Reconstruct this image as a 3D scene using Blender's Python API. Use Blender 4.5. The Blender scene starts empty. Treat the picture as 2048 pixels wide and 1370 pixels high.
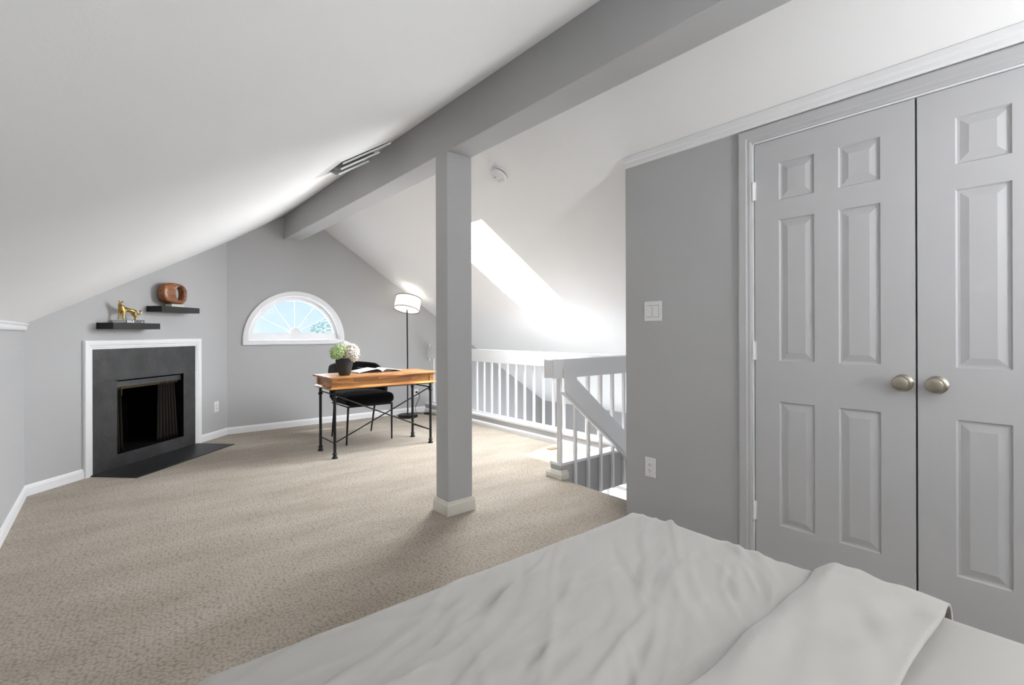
import bpy, bmesh, math, random
from mathutils import Vector, Matrix, noise
from mathutils.geometry import tessellate_polygon

random.seed(7)
scene = bpy.context.scene
COL = scene.collection
PI = math.pi

# ------------------------------------------------------------------ camera
H = 1.12
YAW, PITCH, ROLL = math.radians(39.4316), math.radians(0.0313), math.radians(-0.17)
fw = Vector((math.sin(YAW)*math.cos(PITCH), math.cos(YAW)*math.cos(PITCH), math.sin(PITCH)))
rt0 = Vector((math.cos(YAW), -math.sin(YAW), 0)); up0 = rt0.cross(fw)
rt = rt0*math.cos(ROLL) + up0*math.sin(ROLL); up = -rt0*math.sin(ROLL) + up0*math.cos(ROLL)
cd = bpy.data.cameras.new('camera'); cam = bpy.data.objects.new('camera', cd); COL.objects.link(cam)
cd.sensor_width = 36; cd.lens = 976.87/2048*36; cd.shift_y = -(685-664.98)/2048
cd.clip_start = 0.02; cd.clip_end = 500
mw = Matrix((( rt.x, up.x, -fw.x, 0), (rt.y, up.y, -fw.y, 0), (rt.z, up.z, -fw.z, H), (0, 0, 0, 1)))
cam.matrix_world = mw
scene.camera = cam

# ------------------------------------------------------------------ world, sun, daylight
world = bpy.data.worlds.new('sky'); scene.world = world; world.use_nodes = True
nt = world.node_tree; nt.nodes.clear()
wo = nt.nodes.new('ShaderNodeOutputWorld'); bg = nt.nodes.new('ShaderNodeBackground')
tc = nt.nodes.new('ShaderNodeTexCoord'); sep = nt.nodes.new('ShaderNodeSeparateXYZ')
ramp = nt.nodes.new('ShaderNodeValToRGB'); ramp.color_ramp.elements[0].color = (0.70, 0.87, 1.0, 1)
ramp.color_ramp.elements[0].position = 0.0; ramp.color_ramp.elements[1].position = 0.35
ramp.color_ramp.elements[1].color = (0.38, 0.60, 0.95, 1)
mp = nt.nodes.new('ShaderNodeMapping'); mp.inputs['Scale'].default_value = (5, 5, 22)
nz = nt.nodes.new('ShaderNodeTexNoise'); nz.inputs['Scale'].default_value = 1.2; nz.inputs['Detail'].default_value = 5
cr = nt.nodes.new('ShaderNodeValToRGB'); cr.color_ramp.elements[0].position = 0.46; cr.color_ramp.elements[1].position = 0.72
mx = nt.nodes.new('ShaderNodeMixRGB'); mx.inputs['Color2'].default_value = (0.93, 0.93, 0.97, 1)
L = nt.links.new
L(tc.outputs['Generated'], sep.inputs[0]); L(sep.outputs['Z'], ramp.inputs[0])
L(tc.outputs['Generated'], mp.inputs[0]); L(mp.outputs[0], nz.inputs['Vector']); L(nz.outputs['Fac'], cr.inputs[0])
L(cr.outputs[0], mx.inputs['Fac']); L(ramp.outputs[0], mx.inputs['Color1']); L(mx.outputs[0], bg.inputs[0])
bg.inputs[1].default_value = 0.50; L(bg.outputs[0], wo.inputs[0])

sd = bpy.data.lights.new('sun', 'SUN'); sd.energy = 3.2; sd.angle = math.radians(1.2); sd.color = (1.0, 0.99, 0.97)
sun = bpy.data.objects.new('sun', sd); COL.objects.link(sun)
sun.rotation_euler = Vector((0.123, -0.355, -1.0)).to_track_quat('-Z', 'Y').to_euler()

RS, RK = 0.661, 3.7806          # right slope: z = RK - RS*x
LS, LK = 0.648, 1.485           # left slope:  z = LK + LS*x
def rz(x): return RK - RS*x
def lz(x): return LK + LS*x
RN = Vector((RS, 0, 1)).normalized()      # outward normal of the right slope
def area(name, loc, direction, sx, sy, watts, color=(1, 1, 1), roll_axis='Y'):
    d = bpy.data.lights.new(name, 'AREA'); d.shape = 'RECTANGLE'; d.size = sx; d.size_y = sy
    d.energy = watts; d.color = color
    o = bpy.data.objects.new(name, d); COL.objects.link(o); o.location = loc
    o.rotation_euler = Vector(direction).to_track_quat('-Z', roll_axis).to_euler()
    return o
# daylight at the openings: skylight, lower glazing, gable window, plus an added lower window
area('skylight_daylight', Vector((3.26, 3.845, rz(3.26))) + RN*0.26, -RN, 0.72, 1.76, 58, (0.94, 0.97, 1.0))
area('lower_door_daylight', (5.98, 4.0, -1.55), (-1, 0, 0.12), 3.2, 2.0, 48, (0.97, 0.985, 1.0), 'Y')
area('added_window_fill', (0.90, 4.0, -1.45), (1, 0, 0.10), 3.0, 1.6, 22, (0.97, 0.985, 1.0), 'Y')  # extra fill for the void walls, set behind the added window

area('gable_window_daylight', (1.732, 6.42, 1.28), (0, -1, -0.05), 0.9, 0.42, 6, (0.94, 0.97, 1.0), 'Y')

vs = scene.view_settings
vs.view_transform = 'Standard'; vs.look = 'None'; vs.exposure = 1.22; vs.gamma = 1.0; vs.use_curve_mapping = False
scene.cycles.use_denoising = True

# ------------------------------------------------------------------ materials
MATS = {}
def mat(name, color, rough=0.6, metal=0.0, spec=0.5, bump=None, vary=None, sheen=0.0, emit=None, coat=0.0):
    """procedural principled material; bump=(scale,strength,dist), vary=(scale,amount)"""
    m = bpy.data.materials.new(name); m.use_nodes = True; n = m.node_tree.nodes; l = m.node_tree.links.new
    b = n['Principled BSDF']; b.inputs['Base Color'].default_value = (*color, 1)
    b.inputs['Roughness'].default_value = rough; b.inputs['Metallic'].default_value = metal
    b.inputs['Specular IOR Level'].default_value = spec
    if sheen: b.inputs['Sheen Weight'].default_value = sheen
    if coat: b.inputs['Coat Weight'].default_value = coat
    if emit:
        b.inputs['Emission Color'].default_value = (*emit[0], 1); b.inputs['Emission Strength'].default_value = emit[1]
    tcn = n.new('ShaderNodeTexCoord')
    if vary:
        t = n.new('ShaderNodeTexNoise'); t.inputs['Scale'].default_value = vary[0]; t.inputs['Detail'].default_value = 6
        l(tcn.outputs['Object'], t.inputs['Vector'])
        h = n.new('ShaderNodeMixRGB'); h.blend_type = 'MIX'
        h.inputs['Color1'].default_value = (*[c*(1-vary[1]) for c in color], 1)
        h.inputs['Color2'].default_value = (*[min(1, c*(1+vary[1])) for c in color], 1)
        l(t.outputs['Fac'], h.inputs['Fac']); l(h.outputs[0], b.inputs['Base Color'])
    if bump:
        t = n.new('ShaderNodeTexNoise'); t.inputs['Scale'].default_value = bump[0]; t.inputs['Detail'].default_value = 3
        l(tcn.outputs['Object'], t.inputs['Vector'])
        bp = n.new('ShaderNodeBump'); bp.inputs['Strength'].default_value = bump[1]; bp.inputs['Distance'].default_value = bump[2]
        l(t.outputs['Fac'], bp.inputs['Height']); l(bp.outputs[0], b.inputs['Normal'])
    MATS[name] = m
    return m
M_grey = mat('grey_wall_paint', (0.47, 0.47, 0.475), 0.75, bump=(220, 0.12, 0.002))
M_ceil = mat('white_ceiling_paint', (0.90, 0.90, 0.90), 0.8, bump=(180, 0.10, 0.002))
M_trim = mat('white_trim_paint', (0.84, 0.84, 0.85), 0.35)
M_door_dim = mat('dimmed_white_door_paint', (0.52, 0.52, 0.53), 0.38, bump=(260, 0.05, 0.001))  # white trim paint darkened in colour for the dim light on the closet doors
M_cream = mat('cream_base_paint', (0.74, 0.71, 0.64), 0.45)
M_dark = mat('dark_gap', (0.03, 0.03, 0.028), 0.9)
M_slate = mat('slate', (0.044, 0.044, 0.046), 0.40, vary=(7, 0.85), bump=(28, 0.5, 0.006))
M_hearth = mat('hearth_slate', (0.016, 0.016, 0.017), 0.45, vary=(6, 0.3), bump=(30, 0.2, 0.003))
M_soot = mat('soot_black', (0.0022, 0.0022, 0.0022), 0.95, spec=0.1)
M_steel = mat('dull_steel_hood', (0.10, 0.10, 0.105), 0.42, metal=0.8, vary=(14, 0.3))
M_brass = mat('old_brass', (0.12, 0.085, 0.04), 0.4, metal=1.0, vary=(30, 0.4))
M_mesh = mat('fire_screen_mesh', (0.016, 0.012, 0.008), 0.55, metal=0.5, bump=(500, 0.5, 0.001))
M_espresso = mat('espresso_shelf', (0.012, 0.0105, 0.009), 0.45, spec=0.35, vary=(20, 0.3))
M_gold = mat('gold_leaf', (0.50, 0.33, 0.10), 0.24, metal=1.0, bump=(120, 0.3, 0.002))
M_marble = mat('pale_marble', (0.66, 0.63, 0.58), 0.35, vary=(30, 0.15))
M_iron = mat('black_iron', (0.012, 0.012, 0.012), 0.42, metal=0.4)
M_velvet = mat('black_velvet', (0.004, 0.004, 0.0045), 0.9, sheen=0.08, spec=0.1)
M_pot = mat('black_ceramic', (0.020, 0.020, 0.021), 0.6, bump=(90, 0.25, 0.002))
M_paper = mat('paper', (0.82, 0.82, 0.80), 0.7)
M_cover = mat('book_cover_dark', (0.03, 0.03, 0.035), 0.5)
M_nickel = mat('satin_nickel', (0.44, 0.40, 0.33), 0.28, metal=1.0)
M_plate = mat('white_plastic', (0.82, 0.82, 0.82), 0.35)
M_slot = mat('dark_slot', (0.02, 0.02, 0.02), 0.6)
M_black = mat('black_plastic', (0.012, 0.012, 0.012), 0.45)
M_leaf = mat('haze_paled_leaf', (0.52, 0.66, 0.60), 0.6, vary=(2, 0.3))  # green paled in colour to imitate haze and glare on the tree
M_bark = mat('bark', (0.12, 0.09, 0.06), 0.9)
M_lower = mat('lower_floor_oak', (0.66, 0.62, 0.56), 0.5, vary=(6, 0.2))
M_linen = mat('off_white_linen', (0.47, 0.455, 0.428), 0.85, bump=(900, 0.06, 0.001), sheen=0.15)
M_register = mat('brown_register', (0.22, 0.12, 0.06), 0.5)
M_blue = mat('book_blue_spine', (0.10, 0.11, 0.12), 0.4, vary=(40, 0.5))
M_ink = mat('white_ink', (0.9, 0.9, 0.9), 0.5)
M_tag = mat('green_petals', (0.52, 0.66, 0.32), 0.6, vary=(40, 0.35))
M_pink = mat('cream_petals', (0.86, 0.80, 0.70), 0.6, vary=(40, 0.12))
M_white_pet = mat('white_petals', (0.90, 0.88, 0.82), 0.6, vary=(40, 0.10))
M_stem = mat('stem_green', (0.12, 0.22, 0.07), 0.6)

def wood(name, dark, light, scale, rough=0.4, axis=0, stave=None):
    m = bpy.data.materials.new(name); m.use_nodes = True; n = m.node_tree.nodes; l = m.node_tree.links.new
    b = n['Principled BSDF']; b.inputs['Roughness'].default_value = rough
    t = n.new('ShaderNodeTexCoord'); mpn = n.new('ShaderNodeMapping')
    s = [scale*6]*3; s[axis] = scale*0.55; mpn.inputs['Scale'].default_value = s
    l(t.outputs['Object'], mpn.inputs[0])
    a = n.new('ShaderNodeTexNoise'); a.inputs['Scale'].default_value = 2.2; a.inputs['Detail'].default_value = 8; a.inputs['Distortion'].default_value = 0.6
    l(mpn.outputs[0], a.inputs['Vector'])
    r = n.new('ShaderNodeValToRGB'); r.color_ramp.elements[0].color = (*dark, 1); r.color_ramp.elements[1].color = (*light, 1)
    r.color_ramp.elements[0].position = 0.32; r.color_ramp.elements[1].position = 0.66
    l(a.outputs['Fac'], r.inputs[0])
    if stave:
        mp2 = n.new('ShaderNodeMapping'); mp2.inputs['Scale'].default_value = stave
        l(t.outputs['Object'], mp2.inputs[0])
        v = n.new('ShaderNodeTexVoronoi'); v.inputs['Scale'].default_value = 1.0; v.distance = 'CHEBYCHEV'
        l(mp2.outputs[0], v.inputs['Vector'])
        hs = n.new('ShaderNodeHueSaturation'); sx = n.new('ShaderNodeSeparateXYZ'); l(v.outputs['Color'], sx.inputs[0])
        mr = n.new('ShaderNodeMapRange'); mr.inputs['To Min'].default_value = 0.62; mr.inputs['To Max'].default_value = 1.35
        l(sx.outputs[0], mr.inputs['Value']); l(mr.outputs[0], hs.inputs['Value']); l(r.outputs[0], hs.inputs['Color'])
        l(hs.outputs[0], b.inputs['Base Color'])
    else:
        l(r.outputs[0], b.inputs['Base Color'])
    return m
M_desk = wood('acacia_desk', (0.24, 0.085, 0.025), (0.72, 0.36, 0.12), 2.0, 0.30, 0, stave=(3.2, 22, 22))
M_sculpt = wood('carved_walnut', (0.085, 0.026, 0.009), (0.36, 0.13, 0.040), 4.0, 0.35, 0)

def carpet_material():
    m = bpy.data.materials.new('beige_loop_carpet'); m.use_nodes = True; n = m.node_tree.nodes; l = m.node_tree.links.new
    b = n['Principled BSDF']; b.inputs['Roughness'].default_value = 0.95; b.inputs['Specular IOR Level'].default_value = 0.1
    b.inputs['Sheen Weight'].default_value = 0.2
    t = n.new('ShaderNodeTexCoord')
    wq = n.new('ShaderNodeTexNoise'); wq.inputs['Scale'].default_value = 30; wq.inputs['Detail'].default_value = 3
    l(t.outputs['Object'], wq.inputs['Vector'])
    mxv = n.new('ShaderNodeMixRGB'); mxv.blend_type = 'LINEAR_LIGHT'; mxv.inputs['Fac'].default_value = 0.012
    l(t.outputs['Object'], mxv.inputs['Color1']); l(wq.outputs['Color'], mxv.inputs['Color2'])
    rot = n.new('ShaderNodeMapping'); rot.inputs['Rotation'].default_value = (0, 0, 0.06); rot.inputs['Scale'].default_value = (62, 95, 1)
    l(mxv.outputs[0], rot.inputs[0])
    v = n.new('ShaderNodeTexVoronoi'); v.inputs['Scale'].default_value = 1.0; v.voronoi_dimensions = '2D'
    v.inputs['Randomness'].default_value = 0.75
    l(rot.outputs[0], v.inputs['Vector'])
    fine = n.new('ShaderNodeTexNoise'); fine.inputs['Scale'].default_value = 420; fine.inputs['Detail'].default_value = 2
    l(t.outputs['Object'], fine.inputs['Vector'])
    # tuft crevices: shade between loops darkened into the colour, on top of the bump
    big = n.new('ShaderNodeTexNoise'); big.inputs['Scale'].default_value = 1.6; big.inputs['Detail'].default_value = 5; big.inputs['Roughness'].default_value = 0.6
    mb = n.new('ShaderNodeMapping'); mb.inputs['Scale'].default_value = (1.0, 3.2, 1); mb.inputs['Rotation'].default_value = (0, 0, 0.5)
    l(t.outputs['Object'], mb.inputs[0]); l(mb.outputs[0], big.inputs['Vector'])
    r = n.new('ShaderNodeValToRGB'); e = r.color_ramp.elements
    e[0].position = 0.30; e[0].color = (0.375, 0.315, 0.245, 1); e[1].position = 0.70; e[1].color = (0.49, 0.43, 0.355, 1)
    l(big.outputs['Fac'], r.inputs[0])
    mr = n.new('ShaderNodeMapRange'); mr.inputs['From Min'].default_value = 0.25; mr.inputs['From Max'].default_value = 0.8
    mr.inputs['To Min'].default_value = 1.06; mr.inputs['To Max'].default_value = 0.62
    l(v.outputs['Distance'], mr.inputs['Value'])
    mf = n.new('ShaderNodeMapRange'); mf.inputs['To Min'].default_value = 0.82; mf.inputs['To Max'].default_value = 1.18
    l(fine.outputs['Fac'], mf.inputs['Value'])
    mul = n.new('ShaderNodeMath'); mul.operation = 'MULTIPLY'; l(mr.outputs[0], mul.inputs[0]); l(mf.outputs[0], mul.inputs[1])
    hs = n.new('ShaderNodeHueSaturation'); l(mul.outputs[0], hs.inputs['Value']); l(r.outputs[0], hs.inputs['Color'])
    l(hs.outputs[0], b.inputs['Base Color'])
    add = n.new('ShaderNodeMath'); add.operation = 'MULTIPLY_ADD'; add.inputs[1].default_value = -1.0
    l(v.outputs['Distance'], add.inputs[0]); l(fine.outputs['Fac'], add.inputs[2])
    bp = n.new('ShaderNodeBump'); bp.inputs['Strength'].default_value = 0.7; bp.inputs['Distance'].default_value = 0.005
    l(add.outputs[0], bp.inputs['Height']); l(bp.outputs[0], b.inputs['Normal'])
    return m
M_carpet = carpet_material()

def pane_material():
    m = bpy.data.materials.new('window_glass'); m.use_nodes = True; n = m.node_tree.nodes; l = m.node_tree.links.new
    n.remove(n['Principled BSDF']); out = n['Material Output']
    tr = n.new('ShaderNodeBsdfTransparent'); tr.inputs[0].default_value = (0.98, 0.99, 1, 1)
    gl = n.new('ShaderNodeBsdfGlossy'); gl.inputs['Roughness'].default_value = 0.02
    mxs = n.new('ShaderNodeMixShader'); mxs.inputs[0].default_value = 0.05
    l(tr.outputs[0], mxs.inputs[1]); l(gl.outputs[0], mxs.inputs[2]); l(mxs.outputs[0], out.inputs[0])
    return m
M_glass = pane_material()
def glare_pane_material():
    m = bpy.data.materials.new('glare_whitened_glass'); m.use_nodes = True; n = m.node_tree.nodes; l = m.node_tree.links.new
    n.remove(n['Principled BSDF']); out = n['Material Output']
    tr = n.new('ShaderNodeBsdfTransparent'); tl = n.new('ShaderNodeBsdfTranslucent'); tl.inputs[0].default_value = (1, 1, 1, 1)
    mxs = n.new('ShaderNodeMixShader'); mxs.inputs[0].default_value = 0.15  # translucent share whitens the pane in imitation of the sky's glare
    l(tr.outputs[0], mxs.inputs[1]); l(tl.outputs[0], mxs.inputs[2]); l(mxs.outputs[0], out.inputs[0])
    return m
M_glare_pane = glare_pane_material()

def shade_material():
    m = bpy.data.materials.new('lit_lamp_shade'); m.use_nodes = True; n = m.node_tree.nodes; l = m.node_tree.links.new
    n.remove(n['Principled BSDF']); out = n['Material Output']
    d = n.new('ShaderNodeBsdfDiffuse'); d.inputs[0].default_value = (0.88, 0.87, 0.85, 1)
    t = n.new('ShaderNodeBsdfTranslucent'); t.inputs[0].default_value = (0.95, 0.93, 0.90, 1)
    mxs = n.new('ShaderNodeMixShader'); mxs.inputs[0].default_value = 0.55
    l(d.outputs[0], mxs.inputs[1]); l(t.outputs[0], mxs.inputs[2]); l(mxs.outputs[0], out.inputs[0])
    return m
M_shade = shade_material()
M_bulb = mat('lit_bulb', (1, 1, 1), 0.4, emit=((1.0, 0.93, 0.82), 3.0))

# ------------------------------------------------------------------ mesh helpers
def box(bm, x0, x1, y0, y1, z0, z1):
    v = [bm.verts.new(p) for p in ((x0,y0,z0),(x1,y0,z0),(x1,y1,z0),(x0,y1,z0),(x0,y0,z1),(x1,y0,z1),(x1,y1,z1),(x0,y1,z1))]
    for f in ((0,3,2,1),(4,5,6,7),(0,1,5,4),(1,2,6,5),(2,3,7,6),(3,0,4,7)): bm.faces.new([v[i] for i in f])
    return v
def tube(bm, pts, rad, seg=10, caps=True):
    pts = [Vector(p) for p in pts]; rads = rad if isinstance(rad, (list, tuple)) else [rad]*len(pts)
    rings = []; ref = None
    for i, p in enumerate(pts):
        d = (pts[min(i+1, len(pts)-1)] - pts[max(i-1, 0)]).normalized()
        if ref is None:
            ref = Vector((0,0,1)) if abs(d.z) < 0.9 else Vector((1,0,0))
        a = (ref - d*ref.dot(d)).normalized(); b = d.cross(a); ref = a
        rings.append([bm.verts.new(p + (a*math.cos(t) + b*math.sin(t))*rads[i]) for t in [2*PI*k/seg for k in range(seg)]])
    for r0, r1 in zip(rings, rings[1:]):
        for k in range(seg): bm.faces.new((r0[k], r0[(k+1)%seg], r1[(k+1)%seg], r1[k]))
    if caps: bm.faces.new(rings[0][::-1]); bm.faces.new(rings[-1])
def lathe(bm, prof, c=(0,0,0), seg=32, cap=True):
    rings = []
    for r, z in prof:
        rings.append([bm.verts.new((c[0]+r*math.cos(2*PI*k/seg), c[1]+r*math.sin(2*PI*k/seg), c[2]+z)) for k in range(seg)])
    for r0, r1 in zip(rings, rings[1:]):
        for k in range(seg): bm.faces.new((r0[k], r0[(k+1)%seg], r1[(k+1)%seg], r1[k]))
    if cap: bm.faces.new(rings[0][::-1]); bm.faces.new(rings[-1])
def plate(bm, outer, holes, t, M=Matrix.Identity(4)):
    """flat plate with holes: polygon in local XY, thickness 0..t along local Z"""
    loops = [outer] + list(holes)
    tri = tessellate_polygon([[Vector((p[0], p[1], 0)) for p in lp] for lp in loops])
    flat = [p for lp in loops for p in lp]
    a = [bm.verts.new(M @ Vector((p[0], p[1], 0))) for p in flat]; b = [bm.verts.new(M @ Vector((p[0], p[1], t))) for p in flat]
    for f in tri:
        try: bm.faces.new([a[i] for i in f]); bm.faces.new([b[i] for i in f][::-1])
        except ValueError: pass
    o = 0
    for lp in loops:
        n = len(lp)
        for k in range(n):
            i, j = o+k, o+(k+1) % n
            bm.faces.new((a[i], a[j], b[j], b[i]))
        o += n
def rect(x0, x1, y0, y1): return [(x0,y0),(x1,y0),(x1,y1),(x0,y1)]
def xform(bm, M):
    bmesh.ops.transform(bm, matrix=M, verts=bm.verts)
def sweep(bm, prof, p0, p1, prev=None, nxt=None, side=1):
    """moulding along p0->p1 on the floor plan; prof=[(d,z)], d = distance out from the wall; mitred with neighbours"""
    P = lambda p: Vector((p[0], p[1]))
    def nrm(a, b):
        d = (P(b)-P(a)).normalized(); return Vector((d.y, -d.x))*side
    n = nrm(p0, p1)
    def mit(o):
        if o is None: return n
        return (n+o)/(1+n.dot(o))
    m0 = mit(nrm(prev, p0) if prev else None); m1 = mit(nrm(p1, nxt) if nxt else None)
    A = [bm.verts.new((p0[0]+m0.x*d, p0[1]+m0.y*d, z)) for d, z in prof]
    B = [bm.verts.new((p1[0]+m1.x*d, p1[1]+m1.y*d, z)) for d, z in prof]
    k = len(prof)
    for i in range(k): bm.faces.new((A[i], A[(i+1)%k], B[(i+1)%k], B[i]))
    bm.faces.new(A[::-1]); bm.faces.new(B)
def rounded_block(bm, x0, x1, y0, y1, z0, z1, r, step, disp=None):
    """box with all edges rounded, as a fine grid"""
    def lin(a, b): 
        n = max(2, int(round((b-a)/step))); return [a+(b-a)*i/n for i in range(n+1)]
    X, Y, Z = lin(x0,x1), lin(y0,y1), lin(z0,z1); cache = {}
    def vert(i, j, k):
        key = (i, j, k)
        if key in cache: return cache[key]
        p = Vector((X[i], Y[j], Z[k]))
        c = Vector((min(max(p.x, x0+r), x1-r), min(max(p.y, y0+r), y1-r), min(max(p.z, z0+r), z1-r)))
        d = p-c
        if d.length > 1e-9: p = c + d.normalized()*r
        if disp: p = disp(p)
        cache[key] = bm.verts.new(p); return cache[key]
    nx, ny, nzz = len(X)-1, len(Y)-1, len(Z)-1
    for i in range(nx):
        for j in range(ny):
            bm.faces.new((vert(i,j,nzz),vert(i+1,j,nzz),vert(i+1,j+1,nzz),vert(i,j+1,nzz)))
            bm.faces.new((vert(i,j,0),vert(i,j+1,0),vert(i+1,j+1,0),vert(i+1,j,0)))
    for i in range(nx):
        for k in range(nzz):
            bm.faces.new((vert(i,0,k),vert(i+1,0,k),vert(i+1,0,k+1),vert(i,0,k+1)))
            bm.faces.new((vert(i,ny,k),vert(i,ny,k+1),vert(i+1,ny,k+1),vert(i+1,ny,k)))
    for j in range(ny):
        for k in range(nzz):
            bm.faces.new((vert(0,j,k),vert(0,j,k+1),vert(0,j+1,k+1),vert(0,j+1,k)))
            bm.faces.new((vert(nx,j,k),vert(nx,j+1,k),vert(nx,j+1,k+1),vert(nx,j,k+1)))
def mk(name, bm, m, parent=None, smooth=None, bevel=0, normals=True):
    if normals: bmesh.ops.recalc_face_normals(bm, faces=bm.faces)
    me = bpy.data.meshes.new(name); bm.to_mesh(me); bm.free()
    if smooth is not None:
        me.polygons.foreach_set('use_smooth', [True]*len(me.polygons)); me.set_sharp_from_angle(angle=math.radians(smooth))
    me.materials.append(m)
    o = bpy.data.objects.new(name, me); COL.objects.link(o); o.parent = parent
    if bevel:
        b = o.modifiers.new('bevel', 'BEVEL'); b.width = bevel; b.segments = 2; b.limit_method = 'ANGLE'; b.angle_limit = math.radians(40)
    return o
def tag(o, label=None, cat=None, group=None, kind=None):
    if label: o['label'] = label
    if cat: o['category'] = cat
    if group: o['group'] = group
    if kind: o['kind'] = kind
    return o
def thing(name, label, cat, loc=(0,0,0), rotz=0.0, group=None, kind=None):
    o = bpy.data.objects.new(name, None); COL.objects.link(o); o.location = loc; o.rotation_euler = (0, 0, rotz)
    return tag(o, label, cat, group, kind)
def boxo(name, m, parent, *b, bevel=0.0):
    bm = bmesh.new(); box(bm, *b); return mk(name, bm, m, parent, bevel=bevel)
def tubeo(name, m, parent, pts, r, seg=12):
    bm = bmesh.new(); tube(bm, pts, r, seg); return mk(name, bm, m, parent, smooth=40)

# ------------------------------------------------------------------ room dimensions
XL, XC, XE = -0.46, 2.44, 5.80         # left knee wall, closet wall, right eave wall
YB, YC, YG = -2.0, 1.868, 6.20         # rear wall, end of the closet wall, gable
DX0, DY0, DX1 = -0.46, 4.74, 1.00      # diagonal fireplace wall from (DX0,DY0) to (DX1,YG)
XF = 2.66                              # edge of the floor at the stair opening
XV = 3.60                              # edge of the floor behind the long railing
ZL = -2.70                             # floor of the storey below

# ------------------------------------------------------------------ structure
bm = bmesh.new()
plate(bm, [(XL-.1,YB-.1),(3.40,YB-.1),(3.40,YC-.05),(XF,YC-.05),(XF,2.765),(XV,2.765),(XV,YG+.1),(XL-.1,YG+.1)], [], -0.19)
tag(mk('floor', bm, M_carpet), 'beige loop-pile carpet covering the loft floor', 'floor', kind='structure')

bm = bmesh.new()                       # left slope
pts = [(XL-.25, YB-.1), (1.754, YB-.1), (1.754, YG+.1), (XL-.25, YG+.1)]
lo = [bm.verts.new((x, y, lz(x))) for x, y in pts]; hi = [bm.verts.new((x, y, lz(x)+.12)) for x, y in pts]
bm.faces.new(lo); bm.faces.new(hi[::-1])
for i in range(4): bm.faces.new((lo[i], lo[(i+1)%4], hi[(i+1)%4], hi[i]))
tag(mk('ceiling', bm, M_ceil), 'smooth white sloped ceiling left of the grey beam', 'ceiling', kind='structure')

SKX0, SKX1, SKY0, SKY1 = 2.52, 3.995, 3.48, 4.21
def on_r(x, y, d=0.0):
    return Vector((x, y, rz(x))) + RN*d
bm = bmesh.new()                       # right slope with the skylight hole, and the shaft walls
loops = [rect(1.754, XE+.15, YB-.1, YG+.1), rect(SKX0, SKX1, SKY0, SKY1)]
tri = tessellate_polygon([[Vector((p[0], p[1], 0)) for p in lp] for lp in loops]); flat = [p for lp in loops for p in lp]
A = [bm.verts.new(on_r(*p)) for p in flat]; B = [bm.verts.new(on_r(*p, 0.20)) for p in flat]
for f in tri: bm.faces.new([A[i] for i in f]); bm.faces.new([B[i] for i in f])
for o, n in ((0, 4), (4, 4)):
    for k in range(n): bm.faces.new((A[o+k], A[o+(k+1)%n], B[o+(k+1)%n], B[o+k]))
tag(mk('ceiling', bm, M_ceil), 'white sloped ceiling with the skylight, right of the grey beam', 'ceiling', kind='structure')

# skylight: sash frame and glass
def skylight(name, label, x0, x1, y0, y1):
    c0 = on_r((x0+x1)/2, (y0+y1)/2)
    root = thing(name, label, 'skylight', c0, kind='structure')
    def part(nm, m, a0, a1, b0, b1, d0, d1):
        bm = bmesh.new(); v = [bm.verts.new(on_r(x, y, d) - c0) for d in (d0, d1) for x, y in rect(a0, a1, b0, b1)]
        for f in ((0,3,2,1),(4,5,6,7),(0,1,5,4),(1,2,6,5),(2,3,7,6),(3,0,4,7)): bm.faces.new([v[i] for i in f])
        mk(nm, bm, m, root)
    w = .035
    part('sash_rail', M_trim, x0, x0+w, y0, y1, .13, .17); part('sash_rail', M_trim, x1-w, x1, y0, y1, .13, .17)
    part('sash_stile', M_trim, x0+w, x1-w, y0, y0+w, .13, .17); part('sash_stile', M_trim, x0+w, x1-w, y1-w, y1, .13, .17)
    part('pane', M_glare_pane, x0+w, x1-w, y0+w, y1-w, .15, .154)
skylight('window_2', 'long rectangular skylight glaring white in the right-hand sloped ceiling', SKX0, SKX1, SKY0, SKY1)

# left knee wall
tag(boxo('wall_left', M_grey, None, XL-.12, XL, YB-.1, DY0+.03, -.1, lz(XL)+.01), 'low grey knee wall at the far left', 'wall', kind='structure')
# diagonal fireplace wall (plate in local u,z ; local z axis pointing out of the room)
S2 = math.sqrt(.5)
MD = Matrix(((S2, 0, -S2, DX0), (S2, 0, S2, DY0), (0, 1, 0, 0), (0, 0, 0, 1)))    # local (u, z, depth behind wall)
UL = (DX1-DX0)/S2
bm = bmesh.new()
def zu(u): return lz(DX0+u*S2)
plate(bm, [(-.05,-.1),(UL+.05,-.1),(UL+.05,zu(UL+.05)+.03),(-.05,zu(-.05)+.03)], [rect(.690,1.444,.100,.748)], .10, MD)
tag(mk('wall_fireplace', bm, M_grey), 'grey diagonal corner wall that carries the fireplace', 'wall', kind='structure')
# gable wall with half-round opening, running down into the storey below
WX, WZ, WR = 1.732, 1.045, 0.525       # window: centre, bottom of opening, opening radius
hole = [(WX+WR*math.cos(a), WZ+WR*math.sin(a)) for a in [PI*k/40 for k in range(41)]]
MG = Matrix(((1,0,0,0),(0,0,1,YG),(0,1,0,0),(0,0,0,1)))
bm = bmesh.new()
plate(bm, [(DX1-.15,ZL-.1),(XE+.12,ZL-.1),(XE+.12,rz(XE)+.1),(1.754,rz(1.754)+.03),(DX1-.15,lz(DX1-.15)+.03)], [hole], .14, MG)
tag(mk('wall_gable', bm, M_grey), 'grey gable wall with the half-round window', 'wall', kind='structure')
# rear wall, behind the camera
MB = Matrix(((1,0,0,0),(0,0,-1,YB),(0,1,0,0),(0,0,0,1)))
bm = bmesh.new()
plate(bm, [(XL-.1,-.1),(XC+.1,-.1),(XC+.1,rz(XC)+.1),(1.754,rz(1.754)+.03),(XL-.1,lz(XL)+.0)], [], .14, MB)
tag(mk('wall_rear', bm, M_grey), 'grey rear gable wall behind the bed', 'wall', kind='structure')
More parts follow.
